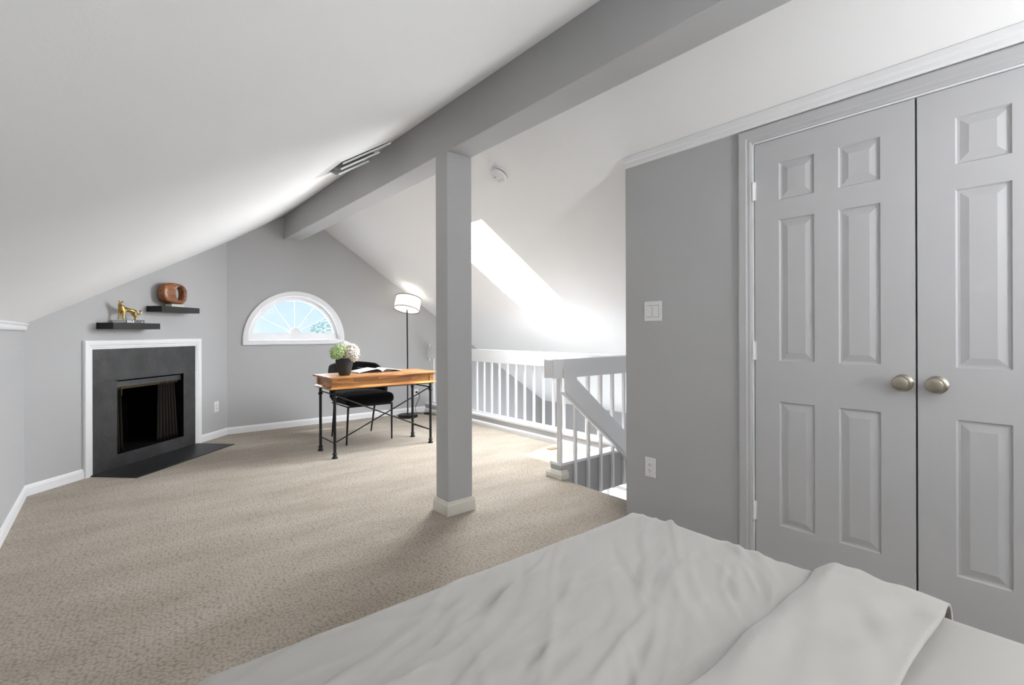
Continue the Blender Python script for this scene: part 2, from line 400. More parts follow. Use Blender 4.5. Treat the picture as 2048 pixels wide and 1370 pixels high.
# closet wall with the door opening, and its return at the stair
DT, DG = 2.036, 0.003                  # door head height
DY_L, DY_M, DY_R = 1.094, 0.472, -0.150
MC = Matrix(((0,0,1,XC),(1,0,0,0),(0,1,0,0),(0,0,0,1)))
bm = bmesh.new()
plate(bm, [(YB-.05,-.1),(DY_R-.012,-.1),(DY_R-.012,DT+.012),(DY_L+.012,DT+.012),(DY_L+.012,-.1),(YC,-.1),(YC,rz(XC)+.02),(YB-.05,rz(XC)+.02)], [], .11, MC)
tag(mk('wall_closet', bm, M_grey), 'darker grey closet wall with the light switch and outlet', 'wall', kind='structure')
MR = Matrix(((1,0,0,0),(0,0,-1,YC),(0,1,0,0),(0,0,0,1)))
bm = bmesh.new()
plate(bm, [(XC+.11,ZL-.1),(XE+.1,ZL-.1),(XE+.1,rz(XE+.1)+.02),(XC+.11,rz(XC+.11)+.02)], [], .10, MR)
tag(mk('wall_stair', bm, M_grey), 'grey partition wall closing the stair side of the closet', 'wall', kind='structure')
tag(boxo('wall_closet_back', M_grey, None, 3.3, 3.38, YB, YC-.10, -.1, rz(3.38)), 'closet back wall behind the white doors', 'wall', kind='structure')
# right eave wall of the storey below with a glazed door opening
ME = Matrix(((0,0,1,XE),(1,0,0,0),(0,1,0,0),(0,0,0,1)))
bm = bmesh.new()
LDY0, LDY1, LDZ0, LDZ1 = 2.4, 5.6, -2.6, -0.55
plate(bm, [(YC-.1,ZL-.1),(YG+.1,ZL-.1),(YG+.1,rz(XE)+.05),(YC-.1,rz(XE)+.05)], [rect(LDY0,LDY1,LDZ0,LDZ1)], .12, ME)
tag(mk('wall_eave', bm, M_grey), 'low grey eave wall seen through the long railing', 'wall', kind='structure')
ld = thing('window_3', 'bright glazing of the storey below, glimpsed under the stair curb', 'window', (XE+.06, 4.0, LDZ0), kind='structure')
for y in (LDY0, 3.2, 4.0, 4.8, LDY1):
    boxo('mullion', M_trim, ld, -.03, .03, y-4.0-.025, y-4.0+.025, 0, LDZ1-LDZ0)
for z in (0, 1.42, LDZ1-LDZ0):
    boxo('rail', M_trim, ld, -.03, .03, LDY0-4.0, LDY1-4.0, z-.025, z+.025)
boxo('pane', M_glass, ld, -.003, .003, LDY0-4.0, LDY1-4.0, 0, LDZ1-LDZ0)
tag(boxo('floor_lower', M_lower, None, 1.0, XE+.1, YC-.1, YG+.1, ZL-.1, ZL), 'pale wooden floor of the storey below the railing', 'floor', kind='structure')
bm = bmesh.new(); plate(bm, [(YC-.1,ZL-.1),(YG+.1,ZL-.1),(YG+.1,-.19),(YC-.1,-.19)], [rect(2.5,5.5,-2.25,-.65)], .10, Matrix(((0,0,1,.95),(1,0,0,0),(0,1,0,0),(0,0,0,1))))
tag(mk('wall_lower', bm, M_ceil), 'white wall of the storey below the loft', 'wall', kind='structure')
lw = thing('window_fill', 'added unseen window of the storey below, lighting the void walls', 'window', (1.0, 4.0, -2.25), kind='structure')  # window added to light the eave and gable walls beyond the railing
for y in (-1.5, 0, 1.5): boxo('mullion', M_trim, lw, -.03, .03, y-.025, y+.025, 0, 1.6)
boxo('pane', M_glass, lw, -.003, .003, -1.5, 1.5, 0, 1.6)

# ridge beam and post
BX0, BX1, BZ = 1.595, 1.775, 2.235
bm = bmesh.new()
sec = [(BX0,BZ),(BX1,BZ),(BX1,rz(BX1)+.02),(1.754,rz(1.754)+.02),(BX0,lz(BX0)+.02)]
a = [bm.verts.new((x, YB-.05, z)) for x, z in sec]; b = [bm.verts.new((x, YG+.02, z)) for x, z in sec]
for i in range(5): bm.faces.new((a[i], a[(i+1)%5], b[(i+1)%5], b[i]))
bm.faces.new(a); bm.faces.new(b[::-1])
tag(mk('trim_1', bm, M_grey, bevel=.004), 'long grey ridge beam under the meeting of the two ceilings', 'beam', kind='structure')
post = thing('trim_2', 'square grey post standing on the carpet under the beam', 'post', ((BX0+BX1)/2, 2.63, 0), kind='structure')
boxo('shaft', M_grey, post, BX0-post.location.x, BX1-post.location.x, -.07, .07, 0, BZ+.002, bevel=.004)
PROF_B = [(0,0),(.015,0),(.015,.062),(.010,.070),(.010,.074),(.004,.084),(0,.084)]
px0, px1, py0, py1 = BX0-post.location.x, BX1-post.location.x, -.07, .07
ring = [(px0,py0),(px1,py0),(px1,py1),(px0,py1)]
for i in range(4):
    bm = bmesh.new(); sweep(bm, PROF_B, ring[i], ring[(i+1)%4], ring[i-1], ring[(i+2)%4], side=1)
    mk('baseboard', bm, M_cream, post)

# baseboards and trims
PROF = [(0,0),(.013,0),(.013,.055),(.009,.061),(.009,.065),(.003,.076),(0,.076)]
PC = [(XL,YB),(DX0,DY0),(DX1,YG),(3.48,YG)]
def D(u): return (DX0+u*S2, DY0+u*S2)
def bb(name, label, *segs):
    root = thing(name, label, 'baseboard', kind='structure')
    for s in segs:
        bm = bmesh.new(); sweep(bm, PROF, *s); mk('board', bm, M_trim, root)
bb('baseboard_left', 'white baseboard along the low left wall', (PC[0], PC[1], None, PC[2]))
bb('baseboard_fireplace', 'white baseboards either side of the fireplace', (PC[1], D(.413), PC[0], None), (D(1.652), PC[2], None, PC[3]))
bb('baseboard_gable', 'white baseboard under the half-round window', (PC[2], PC[3], PC[1], None))
# cap trim over the left knee wall
bm = bmesh.new(); z0 = 1.147
sweep(bm, [(0,z0),(.014,z0),(.018,z0+.012),(.018,z0+.030),(.026,z0+.036),(.026,z0+.046),(0,z0+.046)], PC[0], PC[1], None, PC[2])
tag(mk('trim_3', bm, M_trim), 'white cap trim along the top of the low left wall', 'trim', kind='structure')
# trim where the closet wall meets the slope
bm = bmesh.new(); z0 = 2.118
sweep(bm, [(0,z0),(.014,z0),(.018,z0+.010),(.018,z0+.026),(.028,z0+.036),(.028,z0+.060),(0,z0+.075)], (XC,YC), (XC,YB), None, None, side=1)
tag(mk('trim_4', bm, M_trim), 'white ceiling trim along the top of the closet wall', 'trim', kind='structure')
# door casing
cas = thing('trim_5', 'white moulded casing around the double closet doors', 'trim', (XC, DY_M, 0), kind='structure')
PCAS = [(0,0),(.010,0),(.014,.008),(.014,.020),(.018,.026),(.018,.058),(.012,.066),(0,.066)]     # (proud, across)
def casing_leg(y, s):
    bm = bmesh.new()
    a = [bm.verts.new((-p, (y+s*w)-DY_M, 0)) for p, w in PCAS]; b = [bm.verts.new((-p, (y+s*w)-DY_M, DT+.010+w)) for p, w in PCAS]
    k = len(PCAS)
    for i in range(k): bm.faces.new((a[i], a[(i+1)%k], b[(i+1)%k], b[i]))
    bm.faces.new(a); bm.faces.new(b[::-1]); return mk('casing_leg', bm, M_door_dim, cas)
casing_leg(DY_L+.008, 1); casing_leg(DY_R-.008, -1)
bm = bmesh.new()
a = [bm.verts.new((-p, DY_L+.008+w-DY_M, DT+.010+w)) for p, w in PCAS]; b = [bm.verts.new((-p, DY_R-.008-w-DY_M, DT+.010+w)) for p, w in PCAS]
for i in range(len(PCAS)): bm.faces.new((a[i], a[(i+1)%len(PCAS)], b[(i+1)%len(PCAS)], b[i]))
bm.faces.new(a); bm.faces.new(b[::-1]); mk('casing_head', bm, M_door_dim, cas)
for y, s in ((DY_L+.012, 1), (DY_R-.012, -1)):
    boxo('jamb', M_trim, cas, .0, .11, min(y, y-s*.009)-DY_M, max(y, y-s*.009)-DY_M, 0, DT+.010)
boxo('head_jamb', M_trim, cas, .0, .11, DY_R-.012-DY_M, DY_L+.012-DY_M, DT+.003, DT+.012)
boxo('stop', M_trim, cas, .042, .055, DY_R-DY_M, DY_L-DY_M, DT-.02, DT+.003)

# ------------------------------------------------------------------ closet doors
PZ = [(.205,.790), (.983,1.650), (1.744,1.921)]
def panel_mesh(w, h):
    bm = bmesh.new(); rings = []
    for inset, depth in ((0,0),(.005,.009),(.012,.009),(.038,.002),(.041,.002)):
        rings.append([bm.verts.new((depth, y, z)) for y, z in ((inset,inset),(w-inset,inset),(w-inset,h-inset),(inset,h-inset))])
    for r0, r1 in zip(rings, rings[1:]):
        for i in range(4): bm.faces.new((r0[i], r0[(i+1)%4], r1[(i+1)%4], r1[i]))
    bm.faces.new(rings[-1])
    bk = [bm.verts.new((.030, y, z)) for y, z in ((0,0),(w,0),(w,h),(0,h))]
    for i in range(4): bm.faces.new((rings[0][i], rings[0][(i+1)%4], bk[(i+1)%4], bk[i]))
    bm.faces.new(bk[::-1]); return bm
def closet_door(name, label, y0, y1, knob_y, hinge_y):
    root = thing(name, label, 'door', (XC+.002, y0, 0), kind='structure')
    w = y1-y0; st = .113; mid = .094; pw = (w-2*st-mid)/2
    cols = [(st, st+pw), (st+pw+mid, w-st)]
    holes = [rect(c0, c1, z0, z1) for c0, c1 in cols for z0, z1 in PZ]
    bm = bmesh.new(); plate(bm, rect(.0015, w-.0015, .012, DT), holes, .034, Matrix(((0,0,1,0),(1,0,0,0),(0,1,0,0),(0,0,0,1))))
    leaf = mk('door_leaf', bm, M_door_dim, root)
    for c0, c1 in cols:
        for z0, z1 in PZ:
            o = mk('panel', panel_mesh(c1-c0, z1-z0), M_door_dim, leaf); o.location = (0, c0, z0)
    bm = bmesh.new(); lathe(bm, [(.0,0),(.033,0),(.034,.004),(.030,.008),(.020,.011),(.0125,.013),(.011,.026),(.014,.030),(.024,.034),(.029,.041),(.0295,.048),(.026,.055),(.021,.0575),(.0,.0585)], seg=40, cap=False)
    bmesh.ops.remove_doubles(bm, verts=bm.verts, dist=1e-5)
    xform(bm, Matrix(((0,0,-1,0),(1,0,0,0),(0,1,0,0),(0,0,0,1))))
    k = mk('knob', bm, M_nickel, leaf, smooth=35); k.location = (0, knob_y-y0, .916)
    tag(k, 'satin nickel round knob')
    for z in (.204, .985, 1.764):
        bm = bmesh.new()
        for q in range(5): tube(bm, [(-.009, 0, z+q*.0178), (-.009, 0, z+q*.0178+.0168)], .0068, 10)
        tube(bm, [(-.009,0,z-.003),(-.009,0,z+.092)], .0045, 8)
        box(bm, -.003, .004, -.010, .010, z, z+.089)
        h = mk('hinge', bm, M_trim, root); h.location = (0, hinge_y-y0, 0)
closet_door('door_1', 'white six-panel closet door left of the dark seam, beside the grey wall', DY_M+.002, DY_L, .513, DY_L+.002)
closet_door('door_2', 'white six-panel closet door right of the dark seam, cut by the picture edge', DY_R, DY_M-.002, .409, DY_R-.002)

# ------------------------------------------------------------------ half-round window
win = thing('window_1', 'white half-round window with fan grille in the grey gable wall', 'window', (WX, YG, WZ), kind='structure')
def arc_band(bm, r0, r1, zb, y0, y1, seg=48, tail=0.0):
    """half ring from radius r0 to r1, legs going down to zb"""
    prs = [((r0, zb), (r1, zb))] if zb < 0 else []
    prs += [((r0*math.cos(PI*k/seg), r0*math.sin(PI*k/seg)), (r1*math.cos(PI*k/seg), r1*math.sin(PI*k/seg))) for k in range(seg+1)]
    if zb < 0: prs.append(((-r0, zb), (-r1, zb)))
    R = [[bm.verts.new((p[0], y, p[1])) for y in (y0, y1) for p in pr] for pr in prs]      # in-front, out-front, in-back, out-back
    for a, b in zip(R, R[1:]):
        bm.faces.new((a[0], a[1], b[1], b[0])); bm.faces.new((a[2], b[2], b[3], a[3]))
        bm.faces.new((a[0], b[0], b[2], a[2])); bm.faces.new((a[1], a[3], b[3], b[1]))
    for a in (R[0], R[-1]): bm.faces.new((a[0], a[1], a[3], a[2]))
WO = .580
bm = bmesh.new(); arc_band(bm, WR-.004, WO, -.012, -.022, .0); mk('casing_arch', bm, M_trim, win, smooth=30, bevel=.006)
boxo('casing_sill', M_trim, win, -WO, WO, -.022, 0, -.058, -.002, bevel=.006)
bm = bmesh.new(); arc_band(bm, WR-.055, WR-.002, 0, .045, .085); mk('sash_arch', bm, M_trim, win, smooth=30)
boxo('sash_rail', M_trim, win, -WR+.010, WR-.010, .046, .084, .0, .078)
bm = bmesh.new(); arc_band(bm, WR-.012, WR, 0, -.004, .13); mk('jamb_liner', bm, M_trim, win, smooth=30)
boxo('sill_liner', M_trim, win, -WR, WR, -.004, .13, -.003, .008)
bm = bmesh.new()
hp = [(.062*math.cos(PI*k/20), .078+.062*math.sin(PI*k/20)) for k in range(21)]
plate(bm, hp, [], .03, Matrix(((1,0,0,0),(0,0,1,.050),(0,1,0,0),(0,0,0,1)))); mk('grille_hub', bm, M_trim, win)
for ang in (27, 55, 90, 125, 153):
    t = math.radians(ang); bm = bmesh.new()
    box(bm, .055, WR-.045, -.008, .008, -.005, .005)
    xform(bm, Matrix.Rotation(-t, 4, 'Y')); o = mk('grille_bar', bm, M_trim, win)
    o.location = (0, .064, .078)
    # stop the bar at the sash arch: bars start from the hub centre above the rail
    lim = WR-.05; c = .078
    ln = -c*math.sin(t) + math.sqrt(max(0, lim*lim - c*c*math.cos(t)**2))
    o.data.clear_geometry(); b2 = bmesh.new(); box(b2, .055, ln+.01, -.003, .003, -.0032, .0032); xform(b2, Matrix.Rotation(-t, 4, 'Y')); b2.to_mesh(o.data); b2.free()
    o.data.materials.append(M_trim) if not o.data.materials else None
bm = bmesh.new(); plate(bm, [((WR-.05)*math.cos(PI*k/40), max(.07, (WR-.05)*math.sin(PI*k/40))) for k in range(41)], [], .003, Matrix(((1,0,0,0),(0,0,1,.0635),(0,1,0,0),(0,0,0,1))))
mk('pane', bm, M_glass, win)

# ------------------------------------------------------------------ fireplace
fp = thing('fireplace', 'black slate fireplace with white moulded surround on the diagonal wall', 'fireplace', (DX0, DY0, 0), PI/4)
# local: x along wall, -y into the room, z up
PT = [(0,0),(.010,0),(.010,.010),(.016,.014),(.016,.026),(.020,.030),(.022,.036),(.024,.046),(.024,.068),(.018,.072),(0,.072)]   # (proud, across from the inside)
FI0, FI1, FZ = .485, 1.580, .998
def strip(name, a_pts, b_pts, m):
    bm = bmesh.new(); a = [bm.verts.new(p) for p in a_pts]; b = [bm.verts.new(p) for p in b_pts]; k = len(a)
    for i in range(k): bm.faces.new((a[i], a[(i+1)%k], b[(i+1)%k], b[i]))
    bm.faces.new(a); bm.faces.new(b[::-1]); return mk(name, bm, m, fp)
strip('surround_leg', [(FI0-w,-p,0) for p,w in PT], [(FI0-w,-p,FZ+w) for p,w in PT], M_trim)
strip('surround_leg', [(FI1+w,-p,0) for p,w in PT], [(FI1+w,-p,FZ+w) for p,w in PT], M_trim)
strip('surround_head', [(FI0-w,-p,FZ+w) for p,w in PT], [(FI1+w,-p,FZ+w) for p,w in PT], M_trim)
OX0, OX1, OZ0, OZ1 = .706, 1.428, .115, .732
boxo('slate_slab', M_slate, fp, FI0, FI1, -.008, .012, OZ1, FZ, bevel=.002)
boxo('slate_slab', M_slate, fp, FI0, OX0, -.0065, .012, OZ0, OZ1-.002, bevel=.002)
boxo('slate_slab', M_slate, fp, OX1, FI1, -.0065, .012, OZ0, OZ1-.002, bevel=.002)
boxo('slate_slab', M_slate, fp, FI0, FI1, -.007, .012, .004, OZ0-.002, bevel=.002)
boxo('hearth', M_hearth, fp, .462, 1.605, -.41, -.008, 0, .008, bevel=.002)
bm = bmesh.new()                       # firebox: open-fronted metal box behind the wall
d0, d1, ix = -.004, .52, .07
q = [(OX0,d0,OZ0),(OX1,d0,OZ0),(OX1,d0,OZ1),(OX0,d0,OZ1),(OX0+ix,d1,OZ0),(OX1-ix,d1,OZ0),(OX1-ix,d1,OZ1),(OX0+ix,d1,OZ1)]
v = [bm.verts.new(p) for p in q]
for f in ((4,5,6,7),(0,1,5,4),(1,2,6,5),(2,3,7,6),(3,0,4,7)): bm.faces.new([v[i] for i in f])
mk('firebox', bm, M_soot, fp, normals=False)
boxo('hood', M_steel, fp, OX0, OX1, .02, .035, OZ1-.062, OZ1-.012, bevel=.002)
boxo('curtain_rod', M_brass, fp, OX0+.01, OX1-.01, .045, .055, OZ1-.082, OZ1-.066)
def screen(x0, x1, x0b, x1b, folds):
    bm = bmesh.new(); nu, nv = folds*8, 14; g = []
    for j in range(nv+1):
        t = j/nv; a = x0+(x0b-x0)*t; b = x1+(x1b-x1)*t; row = []
        for i in range(nu+1):
            s = i/nu; row.append(bm.verts.new((a+(b-a)*s, .05+.014*math.sin(s*folds*2*PI+t*.6), OZ1-.07-(OZ1-.07-OZ0)*t)))
        g.append(row)
    for j in range(nv):
        for i in range(nu): bm.faces.new((g[j][i], g[j][i+1], g[j+1][i+1], g[j+1][i]))
    o = mk('mesh_curtain', bm, M_mesh, fp, smooth=80)
    sm = o.modifiers.new('thick', 'SOLIDIFY'); sm.thickness = .002; return o
screen(OX0+.002, OX0+.085, OX0+.002, OX0+.11, 3); screen(OX1-.24, OX1-.06, OX1-.245, OX1-.012, 6)
boxo('curtain_pull', M_brass, fp, OX0+.088, OX0+.094, .040, .046, OZ1-.135, OZ1-.08)

# outlet plates
def outlet(name, label, loc, rz_, slots=True):
    r = thing(name, label, 'outlet', loc, rz_, 'wall plates')   # local: x along wall, -y into the room
    boxo('cover_plate', M_plate, r, -.035, .035, -.006, 0, -.057, .057, bevel=.003)
    df = boxo('device_face', M_plate, r, -.0165, .0165, -.009, -.006, -.0335, .0335, bevel=.0015)
    for zc in (-.0165, .0165):
        boxo('slot', M_slot, df, -.0075, -.0050, -.0096, -.0085, zc-.004, zc+.005)
        boxo('slot', M_slot, df, .0050, .0075, -.0096, -.0085, zc-.004, zc+.004)
        bm = bmesh.new(); tube(bm, [(0,-.0096,zc-.0095),(0,-.0085,zc-.0095)], .0024, 10); mk('ground_hole', bm, M_slot, df)
    for zc in (-.046, .046):
        bm = bmesh.new(); tube(bm, [(0,-.0068,zc),(0,-.0055,zc)], .003, 10); mk('screw', bm, M_nickel, r)
    return r
p = D(1.890); outlet('wall_outlet', 'small white outlet right of the fireplace, above the baseboard', (p[0], p[1], .334), PI/4)
outlet('wall_outlet', 'white outlet low on the grey gable wall behind the desk', (3.335, YG, .270), 0)
outlet('wall_outlet', 'white duplex outlet low on the closet wall, near the bed', (XC, 1.694, .331), -PI/2)

# switch plate: two rockers
sw = thing('light_switch', 'white double rocker light switch on the closet wall', 'light switch', (XC, 1.672, 1.243), -PI/2, 'wall plates')
boxo('cover_plate', M_plate, sw, -.0585, .0585, -.006, 0, -.0575, .0575, bevel=.003)
for xc in (-.023, .023):
    bz = boxo('bezel', M_slot, sw, xc-.0172, xc+.0172, -.0064, -.005, -.0345, .0345)
    bm = bmesh.new(); pr = [(-.006,-.033),(-.0125,-.033),(-.0075,.033),(-.006,.033)]
    a = [bm.verts.new((xc-.016, y, z)) for y, z in pr]; b = [bm.verts.new((xc+.016, y, z)) for y, z in pr]
    for i in range(4): bm.faces.new((a[i], a[(i+1)%4], b[(i+1)%4], b[i]))
    bm.faces.new(a); bm.faces.new(b[::-1]); mk('rocker', bm, M_plate, bz)
    for zc in (-.046, .046):
        bm = bmesh.new(); tube(bm, [(xc,-.0068,zc),(xc,-.0055,zc)], .0028, 10); mk('screw', bm, M_plate, sw)

# ------------------------------------------------------------------ floating shelves and what stands on them
def shelf(label, u0, u1, z0, z1):
    r = thing('floating_shelf', label, 'shelf', (D(u0)[0], D(u0)[1], z0), PI/4, 'floating shelves')
    boxo('board', M_espresso, r, 0, u1-u0, -.15, 0, 0, z1-z0, bevel=.0015)
    boxo('wall_cleat', M_espresso, r, .03, u1-u0-.03, -.002, .03, .012, z1-z0-.012)
shelf('lower dark floating shelf holding the book and the gold cat', .527, .985, 1.160, 1.211)
shelf('upper dark floating shelf holding the wooden ring sculpture', 1.002, 1.462, 1.318, 1.370)
SH1, SH2 = 1.211, 1.370

# paperback lying on the lower shelf
bk = thing('coffee_table_book', 'small book with white lettering on its spine, under the gold cat', 'book', (D(.646)[0], D(.646)[1], SH1), PI/4)
boxo('pages', M_paper, bk, .003, .174, -.142, -.020, .002, .023)
boxo('cover', M_paper, bk, 0, .177, -.145, -.016, .023, .025)
boxo('cover', M_cover, bk, 0, .177, -.145, -.016, 0, .002)
spn = boxo('spine', M_blue, bk, 0, .177, -.147, -.144, 0, .025)
def text_mesh(body, size, ext=.0004):
    c = bpy.data.curves.new('lettering', 'FONT'); c.body = body; c.size = size; c.extrude = ext; c.align_x = 'LEFT'; c.offset = size*.03
    t = bpy.data.objects.new('lettering_tmp', c); COL.objects.link(t)
    me = bpy.data.meshes.new_from_object(t.evaluated_get(bpy.context.evaluated_depsgraph_get()))
    bpy.data.objects.remove(t); bpy.data.curves.remove(c); return me
me = text_mesh('MAUI', .028); me.materials.clear(); me.materials.append(M_ink)
o = bpy.data.objects.new('lettering', me); COL.objects.link(o); o.parent = spn; o.location = (.008, -.1475, .0025); o.rotation_euler = (PI/2, 0, 0)
tag(o, 'white letters MAUI')
boxo('spine_emblem', M_ink, spn, .150, .160, -.1478, -.1468, .005, .013)

# gold cat (leopard) figurine
def skin_mesh(verts, edges, m, name, parent, loc=(0,0,0), sub=2, root=0):
    me = bpy.data.meshes.new(name); me.from_pydata([v[:3] for v in verts], edges, []); me.materials.append(m)
    o = bpy.data.objects.new(name, me); COL.objects.link(o); o.parent = parent; o.location = loc
    s = o.modifiers.new('skin', 'SKIN'); s.use_smooth_shade = True
    bm = bmesh.new(); bm.from_mesh(me); lay = bm.verts.layers.skin.verify(); bm.verts.ensure_lookup_table()
    for i, v in enumerate(verts):
        r = v[3]; bm.verts[i][lay].radius = (r, r) if not isinstance(r, tuple) else r; bm.verts[i][lay].use_root = (i == root)
    bm.to_mesh(me); bm.free()
    u = o.modifiers.new('sub', 'SUBSURF'); u.levels = sub; u.render_levels = sub
    return o
cat = thing('cat_figurine', 'gold leopard figurine standing on the book with its tail curled', 'figurine', (D(.74)[0]+.075*S2, D(.74)[1]-.075*S2, SH1+.0255), PI/4)
CV = [(.045,0,.082,.020), (.012,0,.083,.0175), (-.022,0,.084,.0215), (-.054,0,.088,.027), (-.068,0,.106,.022), (-.076,-.004,.120,.0185), (-.082,-.012,.133,.0195), (-.088,-.028,.129,.0125),
      (-.058,-.014,.062,.0115), (-.060,-.015,.036,.0075), (-.060,-.016,.010,.0062), (-.066,-.018,.004,.0075),
      (-.060,.014,.062,.0115), (-.072,.015,.036,.0075), (-.074,.016,.010,.0062), (-.081,.017,.004,.0075),
      (.055,-.014,.062,.0150), (.046,-.015,.044,.0100), (.062,-.016,.026,.0065), (.056,-.016,.008,.0060), (.048,-.017,.004,.0072),
      (.058,.014,.062,.0150), (.062,.015,.044,.0100), (.082,.016,.026,.0065), (.080,.016,.008,.0060), (.072,.017,.004,.0072),
      (.066,0,.082,.0095), (.078,0,.064,.0068), (.092,0,.052,.0062), (.112,0,.050,.0060), (.126,0,.062,.0060), (.125,0,.080,.0062), (.110,0,.086,.0068)]
CE = [(0,1),(1,2),(2,3),(3,4),(4,5),(5,6),(6,7),(3,8),(8,9),(9,10),(10,11),(3,12),(12,13),(13,14),(14,15),(0,16),(16,17),(17,18),(18,19),(19,20),(0,21),(21,22),(22,23),(23,24),(24,25),(0,26),(26,27),(27,28),(28,29),(29,30),(30,31),(31,32)]
skin_mesh(CV, CE, M_gold, 'body', cat)
for s in (-1, 1):
    bm = bmesh.new(); lathe(bm, [(.0065,0),(.0055,.006),(.002,.011)], seg=10); e = mk('ear', bm, M_gold, cat, smooth=60)
    e.location = (-.080+s*.013, -.012, .147); e.rotation_euler = (0, s*.35, 0)
for s in (-1, 1):
    bm = bmesh.new(); bmesh.ops.create_uvsphere(bm, u_segments=8, v_segments=6, radius=.0022); e = mk('eye', bm, M_slot, cat, smooth=60); e.location = (-.086+s*.008, -.0300, .137)

# wooden ring sculpture on a marble base
sc = thing('ring_sculpture', 'carved brown wooden ring sculpture on a pale marble block', 'sculpture', (D(1.238)[0], D(1.238)[1], SH2), PI/4)
boxo('marble_base', M_marble, sc, -.074, .075, -.110, -.042, 0, .027, bevel=.002)
def blob(cx, cz, rx, rz_, ex, n=64, rot=0.0, sq=0.0):
    out = []
    for k in range(n):
        t = 2*PI*k/n; c, s = math.cos(t), math.sin(t)
        r = (abs(c)**ex + abs(s)**ex)**(-1/ex); x, z = rx*r*c, rz_*r*s
        x2 = x*math.cos(rot) - z*math.sin(rot); z2 = x*math.sin(rot) + z*math.cos(rot)
        out.append((cx+x2, cz+z2*(1+sq*x2/rx)))
    return out
bm = bmesh.new()
n = 64; O_, I_ = blob(-.022, .1245, .142, .0985, 2.7, n, -.05), blob(.028, .128, .048, .063, 2.2, n, .12)
layers = []
for y, go, gi in ((-.110, -.009, .009), (-.104, -.002, .003), (-.095, 0, 0), (-.055, 0, 0), (-.046, -.002, .003), (-.040, -.009, .009)):
    def grow(P, g):
        cx = sum(p[0] for p in P)/n; cz = sum(p[1] for p in P)/n
        return [bm.verts.new((p[0]+g*(p[0]-cx)/max(.02, math.hypot(p[0]-cx, p[1]-cz)), y, p[1]+g*(p[1]-cz)/max(.02, math.hypot(p[0]-cx, p[1]-cz)))) for p in P]
    layers.append((grow(O_, go), grow(I_, gi)))
for (o0, i0), (o1, i1) in zip(layers, layers[1:]):
    for k in range(n):
        bm.faces.new((o0[k], o0[(k+1)%n], o1[(k+1)%n], o1[k])); bm.faces.new((i0[k], i1[k], i1[(k+1)%n], i0[(k+1)%n]))
for o0, i0 in (layers[0], layers[-1]):
    for k in range(n): bm.faces.new((o0[k], i0[k], i0[(k+1)%n], o0[(k+1)%n]))
mk('wooden_ring', bm, M_sculpt, sc, smooth=50)

# ------------------------------------------------------------------ ceiling fittings
def on_l(x, y, d=0.0):                 # point on the left slope, d = distance into the room
    nn = Vector((LS, 0, -1)).normalized(); return Vector((x, y, lz(x))) + nn*d
vent = thing('ceiling_vent', 'white curved-blade air vent in the left ceiling against the beam', 'vent', on_l(1.30, 3.26))
ex = Vector((1, 0, LS)).normalized(); ey = Vector((0, 1, 0)); en = Vector((LS, 0, -1)).normalized()
vent.matrix_world = Matrix(((ex.x, ey.x, en.x, vent.location.x), (ex.y, ey.y, en.y, vent.location.y), (ex.z, ey.z, en.z, vent.location.z), (0,0,0,1)))
VW, VH = .25, .235                     # half sizes: along the slope, along the ridge
bm = bmesh.new()
for o0, i0, z0, z1 in ((0, .022, 0, .004), (.022, .05, .004, .012)):
    A = [(-VW+o0,-VH+o0,z0),(VW-o0,-VH+o0,z0),(VW-o0,VH-o0,z0),(-VW+o0,VH-o0,z0)]; B = [(-VW+i0,-VH+i0,z1),(VW-i0,-VH+i0,z1),(VW-i0,VH-i0,z1),(-VW+i0,VH-i0,z1)]
    a = [bm.verts.new(p) for p in A]; b = [bm.verts.new(p) for p in B]
    for i in range(4): bm.faces.new((a[i], a[(i+1)%4], b[(i+1)%4], b[i]))
A = [(-VW+.05,-VH+.05,.012),(VW-.05,-VH+.05,.012),(VW-.05,VH-.05,.012),(-VW+.05,VH-.05,.012)]
a = [bm.verts.new(p) for p in A]; b = [bm.verts.new((p[0], p[1], .001)) for p in A]
for i in range(4): bm.faces.new((a[i], a[(i+1)%4], b[(i+1)%4], b[i]))
mk('frame', bm, M_trim, vent)
boxo('mouth_shade', M_slot, vent, -VW+.085, VW-.05, -VH+.05, VH-.05, .0005, .0015)  # flat dark sheet standing in for the shade inside the scoops
for i in range(3):                    # curved scoops: dark mouth towards the bed, rolled white lip
    yc = -VH+.066 + i*.105; hh = .026+.016*i; x0, x1 = -VW+.055+.02*i, VW-.055-.05*i
    bm = bmesh.new(); P = [(yc + .11*k/8, hh*math.cos(k/8*PI/2)) for k in range(9)]
    a = [bm.verts.new((x0, y, z)) for y, z in P]; b = [bm.verts.new((x1, y, z)) for y, z in P]
    a2 = [bm.verts.new((x0, y, max(0, z-.002))) for y, z in P]; b2 = [bm.verts.new((x1, y, max(0, z-.002))) for y, z in P]
    for k in range(8):
        bm.faces.new((a[k], a[k+1], b[k+1], b[k])); bm.faces.new((a2[k], b2[k], b2[k+1], a2[k+1]))
    bm.faces.new((a[0], b[0], b2[0], a2[0])); mk('blade', bm, M_trim, vent, smooth=40)
    o = boxo('blade_lip', M_trim, vent, x0, x1, yc-.004, yc+.004, hh-.009, hh+.002)

